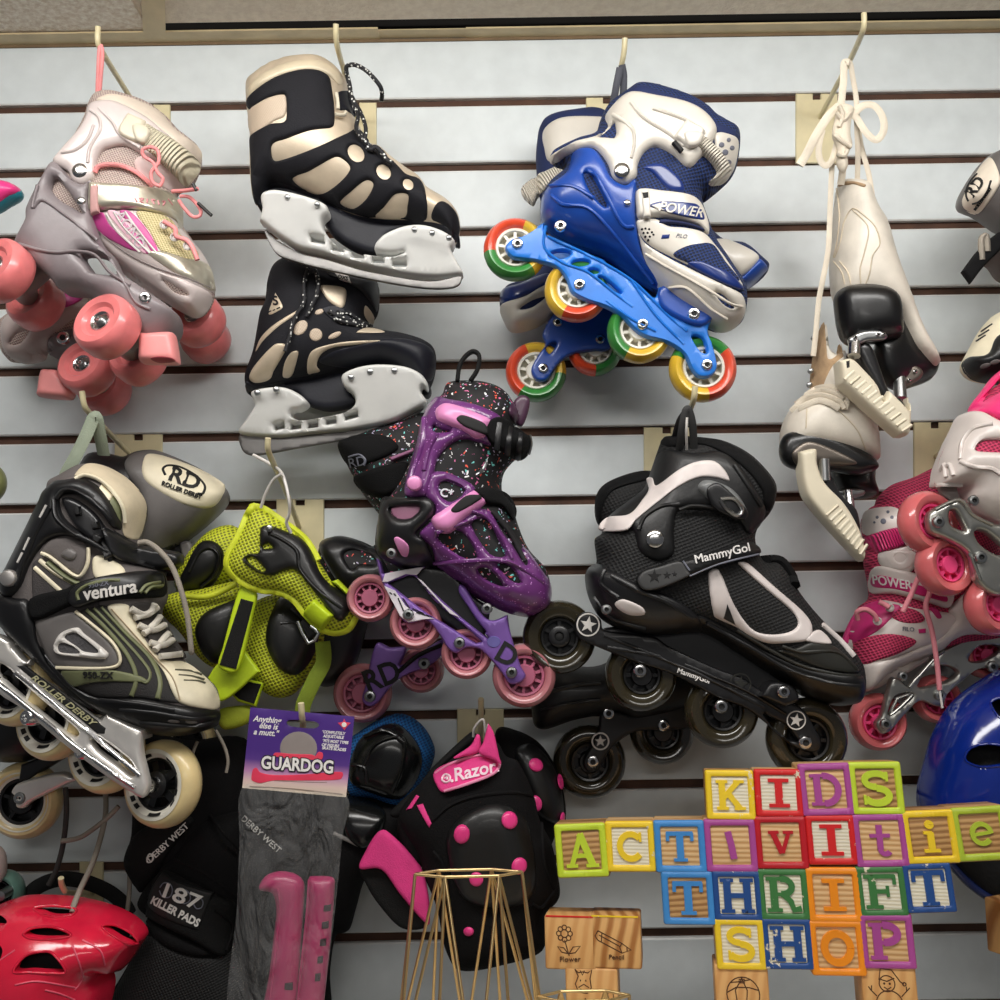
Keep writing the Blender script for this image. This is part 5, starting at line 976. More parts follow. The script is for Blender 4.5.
sheet('frame_core',O('240,238 330,190 420,180 500,200 600,300 650,340 640,420 622,470 600,476 440,370 280,300'),shellb,dq+.004,.003,.003,('off',.018)); ov('white_print',[O("240,238! 250,206! 330,190! 400,180! 372,212! 330,208! 258,240!",2),O("246,252! 290,272! 330,330! 360,350! 440,380! 400,382! 340,394! 308,370!",2),O("372,222! 392,232! 470,318! 540,376! 500,360!",2)],frw,flat(dq+.0181),.0008,.0004,parent=fr,back=.001)
for s in ("268,278 276,286","284,282 292,292","300,300 330,370","318,300 345,340","355,340 400,360","370,355 430,372","385,245 410,262","420,285 440,296","455,320 470,332"): sheet('print_mark',band(s,5),dark,dq+.0192,.0005,.0003,('off',.0003),fr)
text('D',"718,520",110,30,dark,dq+.0182,fr,bold=.025,t=.0006); sheet('print_spot',ell("668,468",26,22),M('holographic foil',(150,140,220),.15,.6),dq+.0182,.0006,.0003,('off',.0003),fr)
for i,(s,r) in enumerate((("195,300",92),("370,395",102),("565,512",98),("785,597",121))): wheel(s,dq,r,rosew,roseh,spokes=10,rot=i*.4,hubf=.64,core=.36)
for s in ("340,364","536,472","737,586","642,340"): bolt('axle_bolt',s,dq+(.020 if s!="642,340" else .036),22,steel,dark=dark)
V(320,340,.26); dq=.055
thing('inline_skate','purple inline skate behind its mate, black collar with grey-lettered patch showing','inline skate',P(370,540,.055),'purple inline skates')
b=pil('boot',O("70,402 110,375 200,340 300,310 420,290 500,500 500,900 300,1000 180,1010 60,960 0,862 0,790 60,755 130,765 205,792 240,700 160,584 100,472"),printc,dq,.036,.035)
ov('heel_shell',O("-4,790 60,754 132,764 210,800 250,860 300,960 272,1010 180,1015 120,990 50,905"),shellb,b,.006,.01,holes=[O("92,830 120,808 180,818 215,860 150,862 120,880")]); bolt('shell_bolt',"145,945",.100,24,steel,dark=dark)
pil('dark_filler',O('10,960 100,980 185,1010 170,1150 110,1290 0,1330 -70,1200 -40,1040'),shellb,.04,.025,.03)  # black filler added to stand in for dark shade below the heel
rp=ov('collar_patch',O("68,405 110,374 182,360 262,372 300,420 200,470 112,484"),blackfab,b,.004,.005); text('RD',"142,470",52,-12,M('grey print',(110,112,124),.5),lift(b,.0042),rp); tubes_on('patch_arc',["110,450 150,440 175,460 170,482"],lift(b,.0042),.001,M('grey print',(110,112,124),.5),rp)
ov('strap',O("135,522 300,470 345,480 325,560 250,604 165,584"),blackfab,b,.007,.005); ov('pink_strap',O("268,452! 360,418! 366,434! 276,470!"),M('dusty orchid',(150,96,130),.6),b,.006,.002)
V(320,520,.26)
fr=iframe('frame',"214,478 270,490 332,492 306,560 400,500 470,460 484,500 420,562 340,592 280,632 222,702 186,718 160,692 172,640",frp,dq,[],t=.004,half=.014); text('RD',"238,604",120,-22,dark,dq+.0182,fr,bold=.025,sx=.9,t=.0006)
tubes_on('black_line',["470,480 380,520 300,585"],flat(dq+.018),.0025,dark,fr)
for s,r in (("165,665",112),("390,575",88)): wheel(s,dq,r,rosew,roseh,spokes=10,hubf=.64,core=.36)
for s in ("192,678","400,552"): bolt('axle_bolt',s,dq+.020,22,steel,dark=dark)
# ================================================================ black skates with star badges
meshk=MESHFAB('black open mesh',(24,24,25),(6,6,6),.0034); leatk=M('black synthetic leather',(17,17,18),.5,0,.08,bump=(300,.15)); smoke=M('smoky urethane',(46,41,28),.14,0,.6,sss=0); blush=M('blush white vinyl',(218,208,204),.4); toeg=M('dark olive toe',(38,38,34),.45)
def star(s,r,base,mat,par,t=.0008,rot=-90):
    x,y=px(s)[0][:2]; p=[]
    for k in range(10):
        a=math.radians(rot+36*k); q=r*VK*(1 if k%2==0 else .42); p.append((x+q*math.cos(a),y+q*math.sin(a)))
    return sheet('star',np.array(p),mat,base,t,.0003,('off',.001),par)
V(530,380,.34); dq=.15
thing('inline_skate','black inline skate with white swooshes and white script on its strap, before its mate','inline skate',P(730,590,.15),'black star skates')
b=pil('boot',O("350,282 385,182 402,165 480,168 560,178 640,218 700,278 721,322 710,382 682,420 662,450 660,480 682,530 730,540 800,640 870,720 958,808 980,880 965,942 900,954 800,924 700,864 600,800 500,744 350,752 222,712 172,622 165,562 195,540 190,470 212,450 232,400 332,322"),meshk,dq,.046,.042)
ov('collar_edge',O("386,186 400,166 480,166 560,178 640,218 700,278 721,322 708,384 690,372 680,320 620,250 540,200 480,188 420,196"),blackfab,b,.004,.006)
cu=ov('cuff',O("350,285 388,208 480,214 562,210 622,258 690,368 682,420 642,452 602,402 540,382 442,382 424,440 422,512 372,532 322,502 300,440 232,442 212,450 232,400 332,322"),leatk,b,.006,.01)
ov('swoosh',O("205,440 226,404 292,394 332,350 350,320 344,290 360,288 372,310 440,262 490,240 540,238 572,264 586,296 550,288 500,286 440,312 372,362 312,412 282,442"),blush,lift(b,.006),.002,.002,cu)
tubes_on('cuff_rib',["440,382 480,370 560,380 610,410","320,440 340,400 390,370 440,365","680,370 640,310 600,250"],lift(b,.006),.002,leatk,cu)
bolt('cuff_rivet',"368,467",.206,26,chrome,hexa=False)
bk=ov('buckle',O("488,322 510,294 560,304 602,330 634,380 626,408 590,402 540,372"),M('grey plastic lever',(116,118,118),.35,0,.2),b,.013,.006); ov('buckle_base',O("520,320 560,305 640,385 630,410 585,400 540,372"),shellb,lift(b,.0125),.002,.004,bk); tubes_on('lever_ring',["560,350 600,350 624,380 610,398 580,380 560,352"],lift(b,.015),.002,steel,bk)
st=ov('velcro_strap',O("312,592 330,560 380,544 440,530 520,510 640,474 668,490 674,512 560,542 470,577 400,612 340,624"),leatk,b,.011,.004); lb=ov('strap_label',O("318,592 334,564 384,548 440,534 462,560 470,574 400,606 342,618"),M('charcoal rubber',(66,66,66),.5),lift(b,.011),.0015,.002,st)
for q,r in (("366,577",22),("403,574",13),("425,571",9)): star(q,r,lift(b,.0122),dark,lb)
text('MammyGol',"566,510",36,-13,pr,lift(b,.0112),st,bold=.012,t=.001); tubes_on('strap_line',["470,577 560,540 672,512","450,532 470,560"],lift(b,.011),.0009,M('grey print',(110,112,124),.5),st)
ov('white_trim',O("524,570 555,558 600,660 650,730 700,748 760,742 788,718 770,680 700,620 612,540 640,538 722,610 802,680 830,722 820,762 780,772 700,774 640,752 605,726 560,706 540,690",4),blush,b,.003,.003)
ov('black_notch',O('578,655! 604,722! 566,702!'),leatk,b,.0042,.0008); ov('white_flash',O("808,766 850,734 886,776"),blush,b,.003,.002); tubes_on('white_line',["860,720 910,765 952,812"],b,.003,blush,lift=.001)
ov('toe_panel',O("640,775 700,795 780,790 830,770 890,780 940,820 965,860 860,850 760,810"),toeg,b,.002,.004); tubes_on('toe_piping',["742,782 800,800 900,800 960,850","610,735 700,790 800,840 900,865 970,870"],b,.0016,toeg,lift=.002)
hs=ov('heel_shell',O("165,572 195,540 242,560 322,602 422,642 500,700 498,742 350,752 230,716 180,652"),shellb,b,.007,.008,back=.012); tubes_on('shell_rib',["220,560 210,600 260,640","240,575 320,620 400,650 480,700","190,640 240,700 340,730"],lift(b,.0072),.0022,shellb,hs)
ov('side_mark',O("250,656 276,645 330,668 336,690 296,692 262,676"),blush,lift(b,.007),.002,.003,hs); bolt('shell_bolt',"225,675",.202,15,steel,dark=dark)
tr=ov('toe_rubber',O("498,692 600,742 700,802 800,842 900,862 978,870 976,940 900,958 790,924 690,862 600,802 498,734"),black,b,.006,.01); tubes_on('rubber_groove',["520,715 640,780 760,850 880,890 970,900"],lift(b,.0062),.0018,shellb,tr)
tubes_on('lace_tab',["690,532 735,535 765,575 778,605"],b,.006,blackfab,lift=.002)
tube('hanging_loop',"440,205 446,150 458,92 466,86 478,130 482,205",[.185,.20,.203,.2,.185],.0036,M('black webbing with stripe',(38,38,38),.7),flat_=.3,yflat=True); tube('loop_stripe',"461,205 460,150 462,110",[.187,.202,.205],.0012,white)
tube('hanging_loop',"425,170 440,120 462,88",[.17,.19,.2],.003,M('black webbing with stripe',(38,38,38),.7),flat_=.3,yflat=True)
V(520,560,.35)
fr=iframe('frame',"158,192 166,160 196,148 230,168 242,200 380,218 430,248 560,308 640,338 700,378 780,408 822,440 862,520 850,548 820,548 780,532 700,462 640,422 560,392 450,332 330,292 230,252 170,226",shellb,dq,[O("700,440! 760,470! 800,520! 770,515! 720,475!",3)],t=.004,half=.014)
sheet('frame_core',O('240,200 380,190 500,180 640,260 760,340 790,400 760,430 640,380 450,320 330,280'),shellb,dq+.004,.003,.003,('off',.018)); tubes_on('frame_rib',["240,215 330,250 450,300 560,350 700,420","250,250 330,262 400,275","470,300 640,370 760,440"],flat(dq+.018),.0018,shellb,fr)
for q,r,m in (("195,185",34,white),("790,458",28,white),("630,355",32,toeg)):
    x,y=px(q)[0][:2]; VX0,VY0,VK0=VX,VY,VK
    o=sheet('badge_ring',ell(q,r),m,dq+.0182,.0006,.0003,('off',.001),fr,holes=[ell(q,r*.86)]); star(q,r*.75,dq+.0182,m,fr,rot=-80)
text('MammyGol',"496,331",21,19,pr,dq+.0182,fr,bold=.012,t=.0006)
for i,(s,r) in enumerate((("112,220",104),("345,328",102),("575,430",104),("818,510",114))): wheel(s,dq,r,smoke,hubb,spokes=6,rot=i*.5,hubf=.52,core=.3)
for s in ("343,316","575,418","815,521"): bolt('axle_bolt',s,dq+.020,19,chrome,dark=dark)
bolt('axle_bolt',"112,218",dq+.010,30,shellb,dark=dark); bolt('boot_bolt',"753,376",dq+.036,18,chrome,dark=dark); sheet('sole_mount',O("690,390! 720,350 780,360 800,400 760,420!"),shellb,dq+.026,.005,.004,('off',.03))
dq=.055
thing('inline_skate','black inline skate behind the white-swooshed one, beside the pink-dotted pads','inline skate',P(600,690,.055),'black star skates')
b=pil('boot',O("38,345 110,300 230,300 420,200 600,250 700,340 500,420 330,460 270,440 160,456 72,484 38,464"),leatk,dq,.034,.03); tubes_on('toe_groove',["60,430 140,410 230,400","70,380 150,360 230,350"],b,.002,shellb,lift=.001)
V(530,380,.34); b2=pil('collar',O("192,352 228,300 340,266 420,300 400,420 300,460 205,432"),meshk,.06,.034,.03); ov('cuff_edge',O("192,352 228,300 340,266 352,290 250,322 215,370 205,430"),blackfab,b2,.004,.006)
V(520,560,.35)
fr=iframe('frame',"222,500 240,428 330,440 500,398 482,480 330,492 262,540 222,602 192,604 182,572",shellb,dq,[],t=.004,half=.014); 
sheet('badge_ring',ell("230,518",26),white,dq+.0182,.0006,.0003,('off',.001),fr,holes=[ell("230,518",21)]); star("230,518",18,dq+.0182,white,fr)
for s,r in (("198,575",102),("405,490",90)): wheel(s,dq,r,smoke,hubb,spokes=6,hubf=.52,core=.3)
for s in ("208,576","410,472","253,438"): bolt('axle_bolt',s,dq+.020,17,chrome,dark=dark)
# ================================================================ pink and white inline skates
cer=M('cerise plastic',(232,50,118),.35,0,.2); shellw=M('milky white plastic',(216,206,200),.33,0,.25,var=.02); meshp=MESHFAB('cerise mesh',(206,60,100),(130,22,58),.003); alu=M('satin aluminium',(176,176,170),.32,.9,var=.04); wpk=M('rose clear urethane',(208,104,106),.2,0,.5,sss=.15); hpk=M('cerise hub',(232,72,126),.35); lpk=M('light pink cord',(226,140,150),.75,bump=(900,.4)); magp=M('magenta cloth',(196,34,110),.5,0,.1)
V(820,380,.18); dq=.15
thing('inline_skate','white inline skate with cerise cuff and satin metal frame above its pink mate','inline skate',P(985,470,.15),'pink and white inline skates')
b=pil('boot',O("640,540 660,450 700,360 745,280 782,200 832,172 900,100 1000,20 1200,-60 1500,100 1500,900 1200,1000 960,800 868,752 790,672 770,600 645,592"),meshp,dq,.044,.04)
ov('cuff',O("830,172 900,62 1000,-50 1200,-150 1300,100 1100,260 1000,215 930,186"),cer,b,.008,.008,holes=[O("905,120 960,40 1000,0 1010,60 940,100")])
sh=ov('shell',O("640,545 652,480 700,362 742,280 782,200 832,174 902,176 1000,226 1200,300 1300,900 1100,900 960,797 868,752 790,672 772,602 645,594"),shellw,b,.007,.008,back=.012,holes=[O("864,384 900,340 1000,334 1100,360 1080,400 890,397")])
tubes_on('shell_rib',["700,480 720,470 740,530","665,500 690,470 700,540","780,440 790,350 850,270 960,240","780,450 850,480 950,490 1000,520","645,585 700,580 790,585"],lift(b,.0072),.0022,shellw,sh); ov('strap_slot',O("655,595! 770,590! 780,660! 720,670! 680,640!"),M('pale grey recess',(150,142,138),.6),b,.002,.001)
bolt('shell_bolt',"853,670",.2,30,steel,dark=dark)
fr=sheet('frame',O("604,760 640,712 776,655! 860,740 960,792 1100,830 1200,1100 1000,1200 880,1120 856,1040 850,1000 830,960 780,920 700,880 620,840"),alu,dq+.018,.006,.005,('off',.005),holes=[O("730,730 760,725 815,820 805,834 735,800",4),O("870,840 930,845 1050,950 1000,970 900,910",4)])
tubes_on('frame_edge',["640,720 775,665 850,750 960,805","830,960 860,1030 890,1110"],flat(dq+.0235),.0018,alu,fr)
axr=Vector((.34,-.93,.05)).normalized()
for s,r in (("596,792",178),("690,1030",172),("960,1250",170)): wheel(s,dq,r,wpk,hpk,ax=axr,spokes=8,hubf=.56,core=.3)
for s in ("658,788","893,985"): bolt('axle_bolt',s,dq+.026,34,steel,dark=dark)
V(820,380,.18); dq=.06
thing('inline_skate','pink and white inline skate with loose pink lace, toe pointing at the white-swooshed black skate','inline skate',P(930,630,.06),'pink and white inline skates')
b=pil('boot',O("236,792 270,718 312,690 332,640 400,582 520,540 660,480 800,500 900,700 1000,1000 1100,1300 1000,1450 700,1500 400,1600 240,1730 180,1600 160,1400 220,1260 280,1200 250,1000 262,940"),meshp,dq,.04,.04)
ov('collar_band',O("238,792 270,720 432,714 436,860 262,862"),shellw,b,.003,.004); 
for s,r in (("352,784",16),("318,762",9),("378,732",9),("400,762",10),("302,790",7)): ov('printed_dot',ell(s,r,n=12),M('grey print',(110,112,124),.5),lift(b,.0032),.0008,.0008)
ov('cuff_strap',O("250,872 440,818 474,912 332,958 282,922"),RIDGE('cerise ridged strap',(226,44,118),15,.004),b,.009,.004); ov('side_white',O("330,960 470,915 540,1000 480,1080 350,1040"),shellw,b,.006,.006)
V(820,540,.23)
sl=ov('strap',O("232,122 330,124 562,196 562,292 480,276 330,236 222,226"),shellw,b,.008,.004); bd=ov('strap_band',O("234,158 300,160 540,232 552,268 480,252 330,214 236,202"),magp,lift(b,.008),.001,.001,sl); text('POWER',"318,186",56,9,pr,lift(b,.0092),bd,shear=-.3,bold=.01,sx=.9)
ov('ankle_tab',O("268,48 412,50 402,112 350,138 290,122"),shellw,b,.007,.004,holes=[ell("338,78",14,12)])
vp=ov('vamp',O("100,440 160,312 250,264 330,270 420,298 580,320 600,350 520,440 420,474 300,518 180,542 120,500"),shellw,b,.003,.004)
ov('toe_panel',O("100,438 160,312 250,264 300,275 350,290 300,350 240,402 140,450"),magp,lift(b,.003),.0015,.003,vp); ov('side_mesh',O("310,330 350,292 420,306 456,340 432,360 360,358"),meshp,lift(b,.003),.0015,.003,vp); ov('toe_mesh',O("140,452 230,416 330,410 420,440 350,490 260,520 180,536"),meshp,lift(b,.003),.0015,.003,vp)
text('FILO',"385,388",26,3,M('grey print',(110,112,124),.5),lift(b,.0032),vp,t=.0006); ov('printed_mark',O("428,388! 460,384! 460,404! 430,406!"),magp,lift(b,.003),.0008,.0005,vp); ov('printed_mark',O("482,296 510,300 530,335 510,340"),magp,lift(b,.003),.0008,.0005,vp)
ov('toe_sole',O("178,542 300,516 420,472 520,420 580,352 602,392 540,472 440,542 320,612 190,662 165,610"),shellw,b,.006,.01); ov('heel_shell',O("560,300 660,210 700,255 900,330 900,420 640,412 520,472 498,452 580,352"),shellw,b,.007,.008); bolt('shell_rivet',"660,264",.105,12,steel)
fr=iframe('frame',"244,802 270,760 310,612 332,598 390,640! 490,520 530,482 680,420 900,392 900,540 700,562 640,602 560,672 540,722 500,722 440,702 380,752 310,832 270,844",alu,dq,[O("304,756 330,682 402,670 380,702",4),O("430,632 470,572 540,545 602,574 560,612 450,642",4),O("650,522 700,462 790,470 720,522",4)],t=.005,half=.016)
tubes_on('frame_edge',["390,640 490,522 540,482","330,690 400,672 305,760 335,690"],flat(dq+.0215),.0016,alu,fr)
for s,r in (("250,790",122),("505,690",104),("712,500",100)): wheel(s,dq,r,wpk,hpk,spokes=8,hubf=.6,core=.3)
for s in ("285,800","522,675","750,550"): bolt('axle_bolt',s,dq+.023,24,steel,dark=dark)
bolt('boot_bolt',"360,592",dq+.036,20,steel,dark=dark)
tube('loose_lace',"522,72 470,115 430,160 400,230 360,312",.125,.0026,lpk); tube('loose_lace',"465,160 478,220 460,290 488,400 508,530 520,650",[.12,.12,.11,.105],.0026,lpk); tube('aglet',"520,650 532,730",.105,.0013,white)
tube('lace_loop',"165,345 162,312 200,302 235,325 248,352",[.10,.108,.105],.0026,lpk); tube('lace_loop',"256,268 285,282 302,294",[.104,.108],.0026,lpk)
for s in ("248,352","302,294"): lathe('eyelet',P(*px(s)[0][:2],.102),(0,-1,0),[(.0042,0),(.0042,.002),(.003,.0026),(.0022,.001),(.0002,.001)],white,seg=16)
# ================================================================ grey skates cut by the picture edge
V(760,0,.24); dq=.12
thing('inline_skate','grey skate cuff with a cream badge and black strap at the picture edge, high up','inline skate',P(985,200,.12),'grey skates at the edge')
b=pil('cuff',O("1100,600 1010,628 960,645 900,702 842,790 828,842 846,872 900,892 960,932 1010,965 1100,990 1250,1000 1250,620"),gry,dq,.04,.04)
rp=ov('badge_panel',O("958,656 1000,742 980,802 922,880 892,886 856,862 850,820 900,722"),M('warm cream panel',(232,220,202),.45),b,.003,.004); text('RD',"898,778",66,-54,dark,lift(b,.0036),rp,bold=.02); text('ROLLER DERBY',"930,828",17,-54,dark,lift(b,.0036),rp,bold=.01)
tubes_on('badge_arc',['868,838 858,806 872,760 905,722','885,850 915,838 945,800 962,752'],lift(b,.0034),.001,dark,rp)
V(760,200,.24); pil('lower_boot',O("1010,150 945,205 925,255 960,275 1010,335 1250,420 1250,120 1100,100"),greyfab,dq,.03,.03)
sheet('strap',O("850,292! 920,200 1000,130 1040,140 1030,180 940,272 886,342!"),blackfab,.152,.004,.003,('off',.004)); tubes_on('buckle_ring',["925,250 922,165 942,150 948,215"],flat(.155),.003,lacegrey)
thing('inline_skate','cream and black skate toe at the picture edge, just above the cerise cuff','inline skate',P(985,345,.10),'grey skates at the edge')
b=pil('toe',O("846,690 870,632 940,512 1010,462 1200,400 1250,700 1010,765 950,762 882,742"),creamv,.10,.04,.035); ov('sole',O("846,690 870,655 950,640 1000,560 1200,520 1250,700 1010,765 950,762 882,742"),black,b,.005,.008)
for s in ("925,545 968,515","915,565 955,540","905,585 940,562"): ov('toe_slot',band(s,6),dark,b,.001,.0005)
for s in ("940,690","980,675"): ov('sole_slot',ell(s,22,10,-15),gry,lift(b,.005),.001,.001)
# ================================================================ scraps cut by the other edge
V(0,0,1)
thing('ice_skate_toe','pink and teal toe tip poking in at the picture edge','skate toe',P(5,198,.12)); b=pil('toe',O("-30,178 0,181 12,184 22,191 20,199 8,206 -4,213 -30,218"),M('teal plastic',(40,140,158),.4,0,.2),.12,.02,.02); ov('upper',O("-30,176 0,180 13,184 20,190 8,196 -6,205 -30,212"),hotp,b,.002,.003)
thing('inline_skate','skate showing only an olive wheel rim at the picture edge, above the graphite skate','inline skate',P(-16,483,.13)); wheel("-18,483",.13,23,M('olive urethane',(128,132,84),.35,0,.2),hubb)
thing('inline_skate','pale skate with teal wheel, mostly out of the picture beside the red helmet','inline skate',P(0,880,.08)); wheel("2,892",.07,21,M('teal grey urethane',(104,140,128),.3,0,.3),hubb); pil('boot',O("-60,840 -8,844 2,852 5,866 2,880 -10,888 -60,890"),M('pale blush plastic',(206,190,184),.45),.085,.02,.015); lathe('axle_bolt',P(0,896,.10),(0,-1,0),[(.005,-.02),(.005,.001),(.0002,.002)],steel,seg=16)
# ================================================================ blue helmet
thing('bicycle_helmet','glossy blue helmet with oval vents behind the wooden letter blocks','helmet',P(1010,790,.09))
vb=[O("965,757 971,748 985,744 1000,745 1020,750 1018,762 985,767 969,763"),O("991,704 996,699 1002,699 1012,707 1010,721 999,717"),O("1050,720 1070,715 1080,740 1060,745"),O("1060,790 1090,790 1095,815 1060,810")]
pil('liner',O("926,800 935,770 960,715 1000,690 1080,700 1110,780 1090,860 1030,905 1000,902 975,892 953,868 935,845"),foam,.092,.045,.06,Tb=.008)
s6=pil('shell',O("921,808 921,788 927,765 935,738 948,713 964,695 985,680 1000,672 1040,660 1090,690 1122,760 1122,830 1080,856 1020,858 960,850 930,838"),helb,.096,.064,.07,holes=vb,back=('shell',.01),step=.005)
for v in vb[:2]: tubes_on('vent_rim',[np.vstack([v,v[:1]])],s6,.0012,helb,s6.obj)
tube('rim',"928,835 953,866 975,888 1000,901 1040,905",[.10,.11,.11,.11],.004,M('dark blue rim',(24,34,74),.25,0,.4))
# ================================================================ wooden letter blocks
lw=WOOD('pale block wood',(196,150,96),(228,190,138),0,75,3); cw=WOOD('whitened block wood',(216,206,178),(236,230,210),0,110,2,.6); mw=WOOD('brown block wood',(150,108,62),(196,152,98),14,70,3); hw=WOOD('honey block wood',(212,156,94),(226,176,112),86,90,1); pw=WOOD('striped pine',(170,112,56),(224,174,110),86,80,1)
YE=(242,206,44);RE=(214,36,38);PU=(172,76,150);LI=(196,218,56);BL=(66,140,208);DR=(190,28,40);NA=(36,76,140);GR=(64,122,66);OR=(246,146,28);OLV=(176,196,56)
chip=(226,216,190)
def paint(c,worn): return WORN('worn paint %d %d %d'%c,c,chip,110,.63) if worn else M('block paint %d %d %d'%c,c,.32,0,.15,var=.03)
def arc(cx,cy,rx,ry,a0,a1,n=18): return [(cx+rx*math.cos(math.radians(a0+(a1-a0)*i/n)),cy+ry*math.sin(math.radians(a0+(a1-a0)*i/n))) for i in range(n+1)]
G={
'K':[([(.22,0),(.22,1)],.22),([(.02,.05),(.42,.05)],.1),([(.02,.95),(.42,.95)],.1),([(.28,.42),(.78,.95)],.17),([(.42,.56),(.82,.04)],.2),([(.62,.95),(.98,.95)],.1),([(.62,.05),(1.0,.05)],.1)],
'I':[([(.5,0),(.5,1)],.26),([(.14,.06),(.86,.06)],.12),([(.14,.94),(.86,.94)],.12)],
'D':[([(.22,0),(.22,1)],.22),([(0,.05),(.5,.05)],.1),([(0,.95),(.5,.95)],.1),(arc(.45,.5,.43,.44,-95,95),.2)],
'S':[(arc(.5,.74,.33,.2,20,270),.19),(arc(.5,.28,.35,.22,90,-160),.2),([(.82,.98),(.82,.7)],.08),([(.14,.02),(.14,.3)],.08)],
'A':[([(.16,.02),(.5,1)],.15),([(.48,1),(.84,.02)],.22),([(.3,.34),(.72,.34)],.12),([(0,.04),(.36,.04)],.09),([(.62,.04),(1.02,.04)],.09)],
'C':[(arc(.52,.5,.4,.42,40,320),.21),([(.86,.98),(.86,.66)],.09)],
'T':[([(.5,0),(.5,1)],.24),([(.04,.93),(.96,.93)],.14),([(.08,.95),(.08,.68)],.11),([(.92,.95),(.92,.68)],.11),([(.26,.05),(.74,.05)],.1)],
'l':[([(.42,.98),(.52,.5),(.58,.03)],.24)],
'v':[([(.18,.9),(.5,.06)],.24),([(.52,.06),(.82,.9)],.15),([(.0,.92),(.42,.92)],.12),([(.6,.92),(1.0,.92)],.12)],
't':[([(.48,1.02),(.46,.2)],.2),(arc(.62,.2,.17,.15,180,330),.16),([(.14,.66),(.82,.66)],.12)],
'i':[([(.5,.0),(.5,.64)],.22),([(.24,.05),(.76,.05)],.1),([(.28,.64),(.56,.64)],.1),(arc(.5,.9,.08,.07,0,360),.14)],
'e':[(arc(.5,.5,.38,.4,0,320),.19),([(.14,.46),(.86,.54)],.13)],
'H':[([(.2,0),(.2,1)],.22),([(.8,0),(.8,1)],.22),([(.2,.5),(.8,.5)],.14),([(0,.05),(.4,.05)],.1),([(0,.95),(.4,.95)],.1),([(.6,.05),(1,.05)],.1),([(.6,.95),(1,.95)],.1)],
'R':[([(.22,0),(.22,1)],.22),([(0,.05),(.44,.05)],.1),([(0,.95),(.5,.95)],.1),(arc(.48,.73,.28,.22,-100,100),.18),([(.25,.5),(.55,.5)],.1),([(.5,.5),(.7,.3),(.78,.06),(1.0,.1)],.17)],
'F':[([(.24,0),(.24,1)],.22),([(0,.05),(.5,.05)],.1),([(0,.94),(.92,.94)],.12),([(.9,.98),(.9,.7)],.1),([(.24,.5),(.7,.5)],.12),([(.68,.66),(.68,.34)],.09)],
'O':[(arc(.5,.5,.39,.42,0,360,30),.22)],
'P':[([(.22,0),(.22,1)],.24),([(0,.05),(.46,.05)],.1),([(0,.95),(.5,.95)],.1),(arc(.46,.71,.34,.24,-100,100),.2),([(.25,.46),(.5,.46)],.1)]}
import bmesh
BD=.22
SIGN=(P(780,880,.22).x,P(780,880,.22).z)
SGN=flat(.2188,(.15,-.11),SIGN)
def block(c,size,ang,label,glyph=None,col=None,worn=False,face=lw,body=lw,gs=.58,top=None,rotz=0,draw=None,d=BD,gw=1.0,name='alphabet_block'):
    """a wooden cube; painted raised border and letter on its front face"""
    x,y=px(c)[0][:2]; a=-math.radians(ang)
    # the whole sign stands turned a little and leans back a little
    tl=(.15,-.11) if not rotz else (0,0); pl=flat(d,tl,SIGN); q_,h_=onto([(x,y)],pl); C=Vector((q_[0][0],-h_[0],q_[0][1])); s=size*VK*sc(h_[0])
    e1=Vector((math.cos(a),0,math.sin(a))); e3=Vector((-math.sin(a),0,math.cos(a)))
    for e in (e1,e3): e.y=-(tl[0]*e.x+tl[1]*e.z); e.normalize()
    e2=e3.cross(e1)
    thing(name,label,'wooden block',C+e2*(s/2)-e3*(s/2),'wooden letter blocks')
    bm=bmesh.new(); bmesh.ops.create_cube(bm,size=s*.985)
    bmesh.ops.bevel(bm,geom=bm.edges[:],offset=s*.045,segments=3,profile=.5,affect='EDGES')
    rz=Matrix.Rotation(math.radians(rotz),3,'Z'); cc=C+e2*(s*.985/2+.0016)
    vs=[cc+rz@(e1*v.co.x+e2*v.co.y+e3*v.co.z) for v in bm.verts]; fs=[tuple(v.index for v in f.verts) for f in bm.faces]; bm.free()
    bo=mk('cube',vs,fs,body,ang=35)
    W=lambda p:np.array([(C.x+u*s*e1.x+v*s*e3.x, C.z+u*s*e1.z+v*s*e3.z) for u,v in p])
    fl_=lambda q: pl(q)-.0016
    if rotz: return bo
    if col is not None:
        m=paint(col,worn)
        rr=lambda h,r:[p for q,(sx,sy) in enumerate(((1,1),(-1,1),(-1,-1),(1,-1))) for p in arc(sx*(h-r),sy*(h-r),r,r,q*90,q*90+90,5)]
        if face is not body: sheet('face_panel',W([(-.4,-.4),(.4,-.4),(.4,.4),(-.4,.4)]),face,fl_,.0003,.0001,('off',.0003),xz=True)
        sheet('border',W(rr(.485,.05)),m,fl_,.0018,.0012,('off',.0006),holes=[W(rr(.355,.02))[::-1]],xz=True)
        st=[W(stroke([((u-.5)*gs*gw,(v-.5)*gs) for u,v in p],w*gs)) for p,w in G[glyph]]
        sheet('letter',st,m,fl_,.0017,.0,('off',.0006),union=True,xz=True,step=s*.06)
    else:
        if top is not None: sheet('painted_top_edge',W([(-.46,.455),(.46,.455),(.46,.485),(-.46,.485)]),paint(top,True),fl_,.0004,.0002,('off',.0004),xz=True)
        if draw:
            vs=[];fs=[]
            for p in draw:
                q=W(p); q3=[Vector((u[0],-(h-.0015),u[1])) for u,h in zip(q,pl(q))]
                a_,b_=tube_data(q3,s*.011,5,.5,off=len(vs),yflat=True); vs+=a_;fs+=b_
            mk('engraving',vs,fs,M('burnt line',(84,52,28),.8))
    return bo
V(540,750,.25)
block("762,180",193,0,'yellow block with letter K at the start of the top row','K',YE,True,cw,mw)
V(760,750,.25)
block("76,172",186,0,'red block with letter I in the top row between K and D','I',RE,True,cw,lw)
